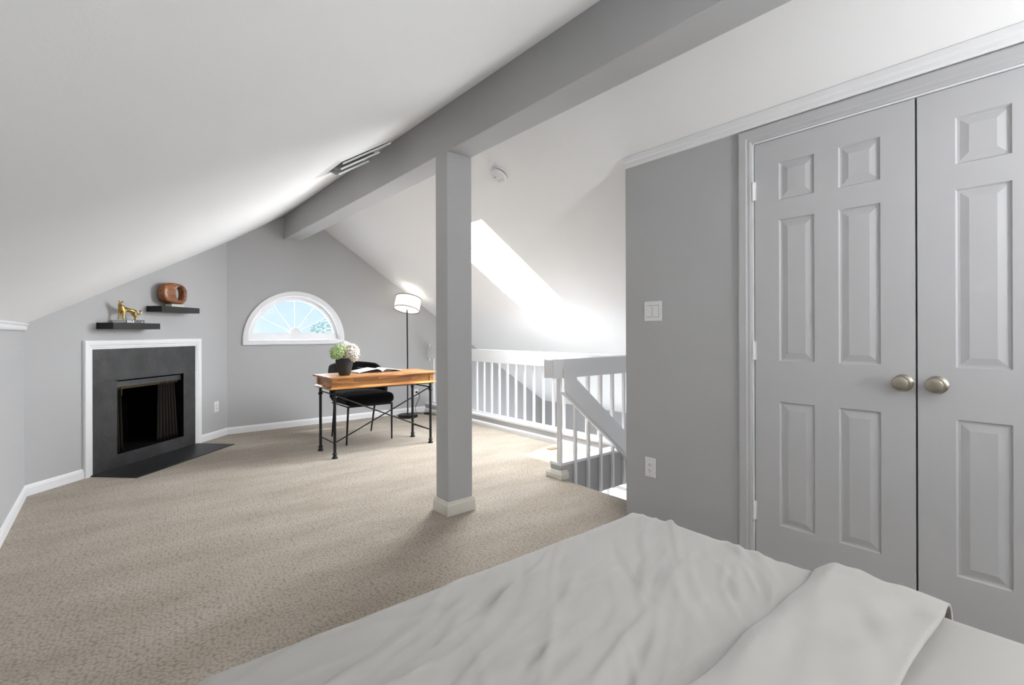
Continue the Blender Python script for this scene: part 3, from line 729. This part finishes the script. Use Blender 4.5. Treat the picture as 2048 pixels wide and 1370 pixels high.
sp = Vector((2.236, 2.852, rz(2.236)))
smoke = thing('smoke_detector', 'round white smoke detector on the right-hand sloped ceiling', 'smoke detector', sp)
smoke.rotation_euler = (-RN).to_track_quat('Z', 'Y').to_euler()
bm = bmesh.new(); lathe(bm, [(0,0),(.068,0),(.069,.004),(.067,.012),(.062,.014)], seg=40, cap=False); bmesh.ops.remove_doubles(bm, verts=bm.verts, dist=1e-6); mk('mount_base', bm, M_plate, smoke, smooth=30)
bm = bmesh.new(); lathe(bm, [(.058,.014),(.058,.019)], seg=40, cap=False); mk('sensing_gap', bm, M_slot, smoke, smooth=30)
bm = bmesh.new(); lathe(bm, [(.060,.018),(.064,.020),(.064,.028),(.058,.036),(.044,.040),(.0,.041)], seg=40, cap=False); bmesh.ops.remove_doubles(bm, verts=bm.verts, dist=1e-6); mk('cover', bm, M_plate, smoke, smooth=30)
bm = bmesh.new(); lathe(bm, [(.014,.040),(.014,.0435),(.012,.0445),(.0,.0445)], seg=24, cap=False); o = mk('test_button', bm, M_plate, smoke, smooth=30)
boxo('label_strip', M_slot, smoke, -.032, -.020, .006, .012, .0402, .0408)
boxo('vent_slot', M_slot, smoke, -.030, .030, -.031, -.0295, .0385, .0415)

# ------------------------------------------------------------------ railings and stair curb
def curb(name, label, x0, x1, y0, y1, z0, z1, loc):
    r = thing(name, label, 'half wall', loc, kind='structure'); lx, ly = loc[0], loc[1]
    boxo('curb', M_grey, r, x0-lx, x1-lx, y0-ly, y1-ly, z0, z1-.022)
    boxo('cap', M_trim, r, x0-lx-.004, x1-lx+.004, y0-ly-.004, y1-ly+.004, z1-.022, z1, bevel=.002)
    return r
c1 = curb('wall_curb_landing', 'low grey curb with white cap under the long railing', 3.48, XV, 2.765, YG, -.19, .125, (3.54, 4.5, 0))
bm = bmesh.new(); sweep(bm, [(0,0),(.013,0),(.013,.034),(.009,.040),(.009,.044),(.003,.052),(0,.052)], (3.48-3.54, YG-4.5-.013), (3.48-3.54, 2.765-4.5), None, None, side=1); mk('baseboard', bm, M_trim, c1)
c2 = curb('wall_curb_stair', 'low grey curb end wall at the stair opening with white base', XF, XV, 2.65, 2.765, -.19, .12, (XF, 2.70, 0))
PB2 = [(0,.0),(.026,.0),(.026,.038),(.020,.044),(.020,.050),(.006,.064),(0,.064)]
segs = [(XF+.42, 2.765), (XF, 2.765), (XF, 2.65), (XF+.06, 2.65)]
lp = [(a-XF, b-2.70) for a, b in segs]
for i in range(3):
    bm = bmesh.new(); sweep(bm, PB2, lp[i], lp[i+1], lp[i-1] if i else None, lp[i+2] if i < 2 else None, side=1); mk('baseboard', bm, M_cream, c2)

BW = .011
bm = bmesh.new(); box(bm, -BW, BW, -BW, BW, 0, 1); BAL = bpy.data.meshes.new('baluster'); bmesh.ops.recalc_face_normals(bm, faces=bm.faces); bm.to_mesh(BAL); bm.free(); BAL.materials.append(M_trim)
def baluster(parent, x, y, z0, z1):
    o = bpy.data.objects.new('baluster', BAL); COL.objects.link(o); o.parent = parent
    o.location = (x, y, z0); o.scale = (1, 1, z1-z0)
r1 = thing('stair_railing', 'long white board railing running from the gable wall along the landing', 'railing', (3.54, 4.4, .125), group='loft railings')
boxo('top_rail', M_trim, r1, 3.518-3.54, 3.548-3.54, 2.725-4.4, YG-4.4, .765-.125, .915-.125, bevel=.002)
boxo('back_rail', M_trim, r1, 3.571-3.54, 3.591-3.54, 2.725-4.4, YG-4.4, .765-.125, .915-.125, bevel=.002)
boxo('wall_block', M_trim, r1, 3.532-3.54, 3.552-3.54, YG-.03-4.4, YG-4.4, .72-.125, .965-.125)
boxo('bottom_rail', M_trim, r1, 3.545-3.54, 3.575-3.54, 2.78-4.4, YG-4.4, 0, .018)
for k in range(-5, 17):
    y = 3.652+.1525*k
    if y > 2.80 and y < 6.18: baluster(r1, 3.5595-3.54, y-4.4, .018, .79-.125)
r2 = thing('stair_railing', 'short white board railing over the stair curb, ending beside the closet wall', 'railing', (XF, 2.64, 0), group='loft railings')
boxo('top_rail', M_trim, r2, 2.552-XF, 3.60-XF, 2.608-2.64, 2.628-2.64, .774, .921, bevel=.002)
boxo('back_rail', M_trim, r2, 2.552-XF, 3.60-XF, 2.700-2.64, 2.720-2.64, .774, .921, bevel=.002)
boxo('rail_end', M_trim, r2, 2.548-XF, 2.562-XF, 2.628-2.64, 2.700-2.64, .780, .915)
boxo('end_post', M_trim, r2, 2.664-XF, 2.694-XF, 2.668-2.64, 2.698-2.64, .12, .90)
boxo('end_post', M_trim, r2, 2.646-XF, 2.662-XF, 2.640-2.64, 2.656-2.64, .12, .80)
for k in range(6): baluster(r2, 2.808+.1515*k-XF, 0, -.185, .85)
r3 = thing('stair_handrail', 'sloping white board handrail dropping down the stair', 'handrail', (XF, 2.595, 0))
bm = bmesh.new(); sl = -.803
pr = [(2.640,.838),(2.652,.857),(4.3,.857+sl*(4.3-2.652)),(4.3,.857+sl*(4.3-2.652)-.185),(2.655,.672)]
a = [bm.verts.new((x-XF, -.012, z)) for x, z in pr]; b = [bm.verts.new((x-XF, .010, z)) for x, z in pr]
for i in range(5): bm.faces.new((a[i], a[(i+1)%5], b[(i+1)%5], b[i]))
bm.faces.new(a); bm.faces.new(b[::-1]); mk('rail_board', bm, M_trim, r3, bevel=.002)
bm = bmesh.new(); pr = [(2.655,.672),(4.3,.672+sl*1.645),(4.3,.650+sl*1.645),(2.650,.650),(2.607,.664),(2.607,.676)]
a = [bm.verts.new((x-XF, .002, z)) for x, z in pr]; b = [bm.verts.new((x-XF, .032, z)) for x, z in pr]
for i in range(6): bm.faces.new((a[i], a[(i+1)%6], b[(i+1)%6], b[i]))
bm.faces.new(a); bm.faces.new(b[::-1]); mk('under_rail', bm, M_trim, r3)
# stair flight below the opening
st = thing('staircase', 'carpeted stair dropping away behind the sloping handrail', 'stairs', (XF, 2.25, ZL))
for i in range(12):
    x = .02+.26*i; z = -.19-.205*i - ZL
    if z < .1 or x+.28 > XE-XF-.02: break
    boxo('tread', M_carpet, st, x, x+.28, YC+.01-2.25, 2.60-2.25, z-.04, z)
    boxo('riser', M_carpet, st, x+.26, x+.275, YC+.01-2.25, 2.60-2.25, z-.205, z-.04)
rg = boxo('floor_register', M_register, None, 3.24, 3.345, 3.36, 3.42, .0, .006); tag(rg, 'small brown floor register on the sunlit carpet behind the newel', 'floor register')

# ------------------------------------------------------------------ desk
DXC, DYC = 2.035, 4.572
desk = thing('writing_desk', 'narrow wooden desk on black iron pipe legs with crossed braces', 'desk', (DXC, DYC, 0))
hw, hd, TZ = .545, .238, .731
boxo('desk_top', M_desk, desk, -hw, hw, -hd, hd, TZ-.018, TZ, bevel=.005)
iw, idp = hw-.028, hd-.028
az0, az1 = .640, TZ-.018
boxo('apron', M_desk, desk, -iw+.012, iw-.012, -idp+.010, -idp+.028, az0, az1); boxo('apron', M_desk, desk, -iw+.012, iw-.012, idp-.028, idp-.010, az0, az1)
boxo('side_apron', M_desk, desk, -iw+.010, -iw+.028, -idp+.012, idp-.012, az0, az1); boxo('side_apron', M_desk, desk, iw-.028, iw-.010, -idp+.012, idp-.012, az0, az1)
for sx in (-1, 1):
    for sy in (-1, 1): boxo('corner_block', M_desk, desk, sx*iw-(.05 if sx > 0 else 0), sx*iw+(.05 if sx < 0 else 0), sy*idp-(.05 if sy > 0 else 0), sy*idp+(.05 if sy < 0 else 0), az0, az1, bevel=.002)
bm = bmesh.new()
for z0, g0, z1, g1 in ((.640,-.004,.626,.020),(.626,.020,.618,.020)):
    for (xa, ya), (xb, yb) in zip([(-1,-1),(1,-1),(1,1),(-1,1)], [(1,-1),(1,1),(-1,1),(-1,-1)]):
        bm.faces.new([bm.verts.new(q) for q in ((xa*(iw+g0), ya*(idp+g0), z0), (xb*(iw+g0), yb*(idp+g0), z0), (xb*(iw+g1), yb*(idp+g1), z1), (xa*(iw+g1), ya*(idp+g1), z1))])
for z, g in ((.640, -.004), (.618, .020)): bm.faces.new([bm.verts.new((sx*(iw+g), sy*(idp+g), z)) for sx, sy in ((-1,-1),(1,-1),(1,1),(-1,1))])
bmesh.ops.remove_doubles(bm, verts=bm.verts, dist=1e-5); mk('base_moulding', bm, M_desk, desk)
boxo('iron_frame', M_iron, desk, -iw+.004, iw-.004, -idp+.004, idp-.004, .607, .618)
lx, ly = .487, .191
for sx in (-1, 1):
    for sy in (-1, 1):
        bm = bmesh.new()
        lathe(bm, [(.0,0),(.026,0),(.026,.007),(.021,.014),(.016,.026),(.014,.032),(.021,.035),(.022,.041),(.018,.047),(.0125,.050),(.0125,.534),(.019,.538),(.022,.546),(.019,.554),(.0125,.560),(.0125,.607),(0,.607)], (sx*lx, sy*ly, 0), 16, False)
        bmesh.ops.remove_doubles(bm, verts=bm.verts, dist=1e-6); mk('leg', bm, M_iron, desk, smooth=40)
for sx in (-1, 1):
    tubeo('side_rail', M_iron, desk, [(sx*lx, -ly, .570), (sx*lx, ly, .570)], .0065, 8); tubeo('side_rail', M_iron, desk, [(sx*lx, -ly, .135), (sx*lx, ly, .135)], .0065, 8)
tubeo('cross_brace', M_iron, desk, [(-lx, -ly-.002, .565), (lx, -ly-.002, .135)], .0062, 8); tubeo('cross_brace', M_iron, desk, [(-lx, -ly+.009, .135), (lx, -ly+.009, .570)], .0062, 8)

# ------------------------------------------------------------------ chair
ch = thing('desk_chair', 'black velvet chair with thin black metal legs tucked behind the desk', 'chair', (2.07, 5.06, 0))
bm = bmesh.new()
def seatdisp(p):
    q = p.copy(); t = max(0, 1-(p.x/.27)**2)*max(0, 1-(p.y/.28)**2)
    if p.z > .44: q.z += .018*t
    return q
rounded_block(bm, -.258, .258, -.285, .23, .385, .495, .05, .02, seatdisp); mk('seat', bm, M_velvet, ch, smooth=60)
bm = bmesh.new(); nu, nv = 40, 12; g = []
for i in range(nu+1):
    th = -1.62+3.24*i/nu; col = []
    top = .808-.055*abs(th/1.62)**1.6-.10*max(0, abs(th)-1.0)/.62; bot = .44
    for j in range(nv+1):
        t = j/nv; z = bot+(top-bot)*t; rr = .262+.016*t
        col.append(bm.verts.new((rr*math.sin(th), .02+(.27+.03*t)*math.cos(th), z)))
    g.append(col)
for i in range(nu):
    for j in range(nv): bm.faces.new((g[i][j], g[i+1][j], g[i+1][j+1], g[i][j+1]))
o = mk('backrest', bm, M_velvet, ch, smooth=80); s = o.modifiers.new('thick', 'SOLIDIFY'); s.thickness = .045; s.offset = 1
b_ = o.modifiers.new('bevel', 'BEVEL'); b_.width = .018; b_.segments = 4; b_.angle_limit = math.radians(50)
for x, y, tx, ty in ((-.252,-.244,-.235,-.25), (.238,-.236,.232,-.25), (-.214,.277,-.236,.13), (.233,.287,.228,.15)):
    tubeo('leg', M_iron, ch, [(x, y, 0), (tx, ty, .385)], [.0085, .011])
ring = [(-.24,-.255,.380),(.235,-.255,.380),(.235,.19,.380),(-.24,.19,.380)]
for a, b in zip(ring, ring[1:]+ring[:1]): tubeo('seat_frame', M_iron, ch, [a, b], .008, 8)

# ------------------------------------------------------------------ vase with hydrangeas
VX, VY = 1.672, 4.475
vase = thing('vase', 'black matte tapered vase on the wooden desk', 'vase', (VX, VY, TZ))
bm = bmesh.new(); lathe(bm, [(0,0),(.044,0),(.048,.004),(.062,.05),(.074,.10),(.080,.14),(.081,.160),(.076,.160),(.073,.13),(.050,.03),(0,.02)], seg=40, cap=False)
bmesh.ops.remove_doubles(bm, verts=bm.verts, dist=1e-6); mk('body', bm, M_pot, vase, smooth=50)
bm = bmesh.new(); lathe(bm, [(0,.130),(.073,.130)], seg=32, cap=False); bmesh.ops.remove_doubles(bm, verts=bm.verts, dist=1e-6); mk('soil', bm, M_dark, vase)
def hydrangea(label, c, r, m, seed, count=95):
    rnd = random.Random(seed)
    root = thing('hydrangea_bloom', label, 'flower', (VX, VY, TZ+.14), group='hydrangeas in the vase')
    c = Vector(c); bm = bmesh.new()
    for k in range(count):                                   # four-petalled florets over a dome
        ph = math.acos(1-2*(k+.5)/count*0.92); th = PI*(1+5**.5)*k
        d = Vector((math.sin(ph)*math.cos(th), math.sin(ph)*math.sin(th), math.cos(ph)))
        p = c + d*r*(rnd.uniform(.86, 1.04)); zq = (d + Vector((rnd.uniform(-.35,.35), rnd.uniform(-.35,.35), rnd.uniform(-.35,.35)))).normalized().to_track_quat('Z', 'Y').to_matrix()
        s = r*rnd.uniform(.34, .46); a0 = rnd.uniform(0, 2*PI)
        cv = bm.verts.new(p)
        for q in range(4):
            a = a0+q*PI/2
            pts_ = [(.55,-.32,.10),(1.0,-.22,.20+rnd.uniform(-.1,.2)),(1.08,0,.12),(1.0,.22,.20+rnd.uniform(-.1,.2)),(.55,.32,.10)]
            vv = [bm.verts.new(p + zq @ Vector(((x*math.cos(a)-y*math.sin(a))*s, (x*math.sin(a)+y*math.cos(a))*s, z*s))) for x, y, z in pts_]
            bm.faces.new([cv]+vv)
    b = mk('florets', bm, m, root); tag(b, kind='stuff')
    bm = bmesh.new(); bmesh.ops.create_icosphere(bm, subdivisions=2, radius=r*.66); bmesh.ops.translate(bm, verts=bm.verts, vec=c); mk('flower_core', bm, M_stem, root, smooth=60)  # core coloured dark to stand in for shade between the florets
    tubeo('stem', M_stem, root, [(c.x*.2, c.y*.2, -.1), (c.x*.6, c.y*.6, c.z*.3), tuple(c)], .004, 8)
hydrangea('pale green hydrangea bloom on the left of the vase', (-.060, -.012, .072), .064, M_tag, 1)
hydrangea('cream hydrangea bloom at the front right of the vase', (.046, -.034, .058), .068, M_pink, 2)
hydrangea('white hydrangea bloom at the right edge of the bouquet', (.074, .030, .080), .064, M_white_pet, 3)
hydrangea('white hydrangea bloom rising at the back of the bouquet', (.008, .035, .098), .066, M_white_pet, 4)

# ------------------------------------------------------------------ open book on the desk
ob = thing('open_book', 'open magazine with white pages lying on the wooden desk', 'book', (2.105, 4.60, TZ), math.radians(3))
def pages(name, m, side, w, h, lift, base, thick):
    bm = bmesh.new(); nu = 16; T = []; Bt = []
    for i in range(nu+1):
        t = i/nu; x = side*w*t; z = base + lift*(math.sin(min(1, t*3.2)*PI/2)*(1-t)**.9*1.15)+.002
        T.append([bm.verts.new((x, y, z+thick)) for y in (0, h)]); Bt.append([bm.verts.new((x, y, z)) for y in (0, h)])
    for i in range(nu):
        bm.faces.new((T[i][0], T[i+1][0], T[i+1][1], T[i][1])); bm.faces.new((Bt[i][0], Bt[i][1], Bt[i+1][1], Bt[i+1][0]))
        bm.faces.new((T[i][0], Bt[i][0], Bt[i+1][0], T[i+1][0])); bm.faces.new((T[i][1], T[i+1][1], Bt[i+1][1], Bt[i][1]))
    bm.faces.new((T[nu][0], Bt[nu][0], Bt[nu][1], T[nu][1])); bm.faces.new((T[0][0], T[0][1], Bt[0][1], Bt[0][0]))
    return mk(name, bm, m, ob, smooth=40)
pages('page_block', M_paper, -1, .25, .205, .034, .002, .007); pages('page_block', M_paper, 1, .22, .205, .030, .002, .006)
pages('cover', M_cover, -1, .254, .209, .012, -.0015, .0015); pages('cover', M_cover, 1, .236, .209, .026, -.0015, .0015)
M_print = mat('printed_grey', (0.42, 0.43, 0.45), 0.6)
for i in range(5):
    boxo('printed_line', M_print, ob, -.205, -.095, .045+.026*i, .052+.026*i, .0215, .0222).rotation_euler = (0, math.radians(8.0), 0)

# ------------------------------------------------------------------ floor lamp
LX, LY = 3.055, 5.905
lamp = thing('floor_lamp', 'black floor lamp with a crooked white drum shade in the far corner', 'lamp', (LX, LY, 0))
bm = bmesh.new(); lathe(bm, [(.125,0),(.132,.006),(.132,.030),(.122,.040),(.016,.043)], seg=10); mk('base', bm, M_iron, lamp, smooth=20)
tubeo('pole', M_iron, lamp, [(0,0,.04),(0,0,.75),(-.006,0,1.52)], .0085, 12)
vr = Vector((math.cos(YAW), -math.sin(YAW), 0)); vf = Vector((math.sin(YAW), math.cos(YAW), 0))
axis = (Vector((0,0,1)) + vf*.30 + vr*.125).normalized()
sh = axis.to_track_quat('Z', 'Y').to_matrix().to_4x4(); sh.translation = Vector((-.018, -.01, 1.43))
R_, HH = .168, .168
bm = bmesh.new(); lathe(bm, [(R_,0),(R_*.975,HH)], seg=48, cap=False); xform(bm, sh); o = shd = mk('shade', bm, M_shade, lamp, smooth=60)
s_ = o.modifiers.new('thick', 'SOLIDIFY'); s_.thickness = .0025
for zd, rd in ((.012, R_-.004), (HH-.012, R_*.972)):  # upper disc added to soften the light thrown at the ceiling
    bm = bmesh.new(); lathe(bm, [(0,zd),(rd,zd)], seg=48, cap=False); bmesh.ops.remove_doubles(bm, verts=bm.verts, dist=1e-6); xform(bm, sh); mk('diffuser', bm, M_shade, shd)
for z, r in ((0, R_), (HH, R_*.975)):
    bm = bmesh.new(); tube(bm, [(r*math.cos(2*PI*k/48), r*math.sin(2*PI*k/48), z) for k in range(49)], .0036, 6, False); xform(bm, sh); mk('shade_rim', bm, M_iron, shd, smooth=60)
bm = bmesh.new(); bmesh.ops.create_uvsphere(bm, u_segments=16, v_segments=12, radius=.028); xform(bm, Matrix.Translation(sh @ Vector((0,0,.125)))); mk('bulb', bm, M_bulb, lamp, smooth=60)
for k in range(3):
    t = 2*PI*k/3; bm = bmesh.new(); tube(bm, [(0,0,HH-.01),(R_*.97*math.cos(t),R_*.97*math.sin(t),HH-.004)], .002, 6); xform(bm, sh); mk('spider_arm', bm, M_iron, lamp)
def bez(P, n=10):
    P = [Vector(p) for p in P]; out = []
    for i in range(len(P)-1):
        p0, p1, p2, p3 = P[max(i-1,0)], P[i], P[i+1], P[min(i+2, len(P)-1)]
        for k in range(n):
            t = k/n; out.append(.5*((2*p1)+(p2-p0)*t+(2*p0-5*p1+4*p2-p3)*t*t+(3*p1-p0-3*p2+p3)*t**3))
    return out+[P[-1]]
rel = lambda pts_: [(x-LX, y-LY, z) for x, y, z in pts_]
tubeo('cord', M_black, lamp, bez(rel([(3.10,5.99,.022),(3.20,6.05,.035),(3.27,6.02,.012),(3.33,5.96,.012),(3.42,5.93,.010),(3.50,5.86,.008),(3.44,5.80,.006),(3.36,5.86,.006),(3.33,5.99,.008),(3.30,6.12,.012),(3.315,6.165,.09),(3.37,6.165,.20),(3.37,6.165,.27),(3.34,6.18,.287)])), .0032, 8)
bm = bmesh.new(); rounded_block(bm, 3.325-LX, 3.40-LX, 5.93-LY, 5.965-LY, .001, .028, .010, .008); mk('foot_switch', bm, M_black, lamp, smooth=60)
boxo('plug', M_black, lamp, 3.326-LX, 3.346-LX, 6.165-LY, 6.192-LY, .275, .300, bevel=.004)
pl = bpy.data.lights.new('lamp_glow', 'POINT'); pl.energy = 1.9; pl.color = (1.0, .97, .93); pl.shadow_soft_size = .04
plo = bpy.data.objects.new('lamp_glow', pl); COL.objects.link(plo); plo.parent = lamp; plo.location = sh @ Vector((0,0,.075))

# ------------------------------------------------------------------ bed
BZT = .50
CREASES = []
rc = random.Random(21)
for k in range(210):                   # each crease: a soft bent ridge, mostly running across the bed
    cx, cy = rc.uniform(.15, 1.45), rc.uniform(.48, 1.06) if k % 4 else rc.uniform(-.9, .5)
    fan = .35*(cx-.75)                  # they fan out towards the far right corner
    CREASES.append((cx, cy, rc.gauss(.36+fan, .17), rc.uniform(.06, .20), rc.uniform(.006, .0145), rc.uniform(.003, .0078)*rc.choice((1, 1, -.7)), rc.uniform(-1.2, 1.2)))
def wr(x, y):
    out = .006*noise.noise(Vector((x*3+1, y*4, 3)))
    for cx, cy, an, ln, wd, am, bend in CREASES:
        dx, dy = x-cx, y-cy
        if dx*dx+dy*dy > (2.6*ln)**2: continue
        c, sn = math.cos(an), math.sin(an); a = dx*c+dy*sn; b = -dx*sn+dy*c - bend*a*a
        e = (a/ln)**2 + (b/wd)**2
        if e < 7: out += am*math.exp(-e)
    edge = .25+.75*max(0, min(1, (1.07-y)/.14))
    hide = max(.15, min(1, (y-.44)/.06))        # pressed flat under the turned-back cover
    return out*edge*hide
def beddisp(p):
    q = p.copy(); t = max(0, min(1, (p.z-.40)/.09))
    q.z += wr(p.x, p.y)*t
    n_ = noise.noise(Vector((p.x*9, p.y*9, p.z*2)))*.004
    if p.z < .47: q.x += n_; q.y += n_
    return q
bed = thing('bed', 'bed with rumpled off-white sheet in the right foreground', 'bed', (0, 0, 0))
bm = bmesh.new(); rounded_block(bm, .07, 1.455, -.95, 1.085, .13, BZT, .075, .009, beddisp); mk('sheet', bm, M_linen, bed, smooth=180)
boxo('bed_base', M_espresso, bed, .10, 1.42, -.92, 1.05, .05, .135)
for x in (.16, 1.36):
    for y in (-.85, .98): boxo('leg', M_espresso, bed, x-.03, x+.03, y-.03, y+.03, 0, .05)
# turned-back cover band lying across the bed
bm = bmesh.new(); nu, nv = 120, 30; g = []
XR, rr = 1.462, .08
for i in range(nu+1):
    s = .06 + (XR-.06+.14)*i/nu; row = []
    for j in range(nv+1):
        t = j/nv; y = .47 - .255*t + .020*noise.noise(Vector((s*3, 2.2, 0))) + .03*(s-1.4)*(1-t)
        hgt = .012 + .034*math.sin(min(1, t*5)*PI/2)*(1-.45*t) + .014*noise.noise(Vector((s*4, y*9+s*3, 5))) + .008*noise.noise(Vector((s*8, y*22-s*6, 2)))
        if s < XR-rr: x, z = s, BZT+hgt
        else:
            a = min((s-(XR-rr))/rr, PI/2); x = XR-rr+(rr+hgt)*math.sin(a); z = BZT-rr+(rr+hgt)*math.cos(a)
            z -= max(0, s-(XR-rr)-rr*PI/2)
        row.append(bm.verts.new((x, y, z)))
    g.append(row)
for i in range(nu):
    for j in range(nv): bm.faces.new((g[i][j], g[i+1][j], g[i+1][j+1], g[i][j+1]))
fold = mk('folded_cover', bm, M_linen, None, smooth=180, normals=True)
s_ = fold.modifiers.new('thick', 'SOLIDIFY'); s_.thickness = .007; s_.offset = 0
tag(fold, 'off-white cover turned back in a band across the bed', 'bed linen')

# ------------------------------------------------------------------ uplighter added out of view behind the bed to brighten the near ceiling
fill_up = thing('fill_uplighter', 'added unseen uplighter, lighting the near ceiling from behind the head of the bed', 'lamp', (1.40, -1.62, 0))
bm = bmesh.new(); lathe(bm, [(0,0),(.14,0),(.14,.018),(.02,.03),(.012,.05),(0,.05)], seg=32, cap=False); bmesh.ops.remove_doubles(bm, verts=bm.verts, dist=1e-6); mk('base', bm, M_iron, fill_up, smooth=30)
tubeo('pole', M_iron, fill_up, [(0,0,.04),(0,0,.93)], .011)
bm = bmesh.new(); lathe(bm, [(.02,.92),(.07,.935),(.13,.98),(.175,1.06),(.170,1.06),(.125,.986),(.068,.942),(.02,.928)], seg=40, cap=False); mk('bowl', bm, M_iron, fill_up, smooth=50)
bm = bmesh.new(); bmesh.ops.create_uvsphere(bm, u_segments=16, v_segments=12, radius=.035); bmesh.ops.translate(bm, verts=bm.verts, vec=(0,0,.975)); mk('bulb', bm, M_bulb, fill_up, smooth=60)
tl = bpy.data.lights.new('fill_uplighter_glow', 'POINT'); tl.energy = 100; tl.color = (.97, .985, 1.0); tl.shadow_soft_size = .09
tlo = bpy.data.objects.new('fill_uplighter_glow', tl); COL.objects.link(tlo); tlo.parent = fill_up; tlo.location = (0, 0, 1.020)

# ------------------------------------------------------------------ sunlit terrace outside the storey below
M_terrace = mat('pale_concrete', (0.62, 0.60, 0.56), 0.8, vary=(1.5, 0.12))
tag(boxo('ground', M_terrace, None, XE+.14, 26, -6, 13, -3.0, -2.85), 'sunlit pale terrace outside the lower glazing', 'ground', kind='structure')

# ------------------------------------------------------------------ tree outside
tree = thing('tree', 'pale leafy tree top seen through the half-round window', 'tree', (6.75, 20, -5.0))
rnd = random.Random(3); bm = bmesh.new()
for k in range(1500):
    d = Vector((rnd.gauss(0,1), rnd.gauss(0,1), rnd.gauss(0,1))).normalized()*rnd.uniform(.5,1)**.5
    p = Vector((d.x*.85, d.y*.85, 5.55+d.z*1.15)); q = Vector((rnd.uniform(-1,1), rnd.uniform(-1,1), rnd.uniform(-1,1))).normalized().to_track_quat('Z','Y').to_matrix()
    s = rnd.uniform(.05,.09); bm.faces.new([bm.verts.new(p + q @ Vector(v)) for v in ((-s,0,0),(0,-s*.5,0),(s,0,0),(0,s*.5,0))])
tag(mk('foliage', bm, M_leaf, tree), kind='stuff')
tubeo('trunk', M_bark, tree, [(0,0,0),(.05,0,3),(0,0,5.6)], [.16,.11,.03])
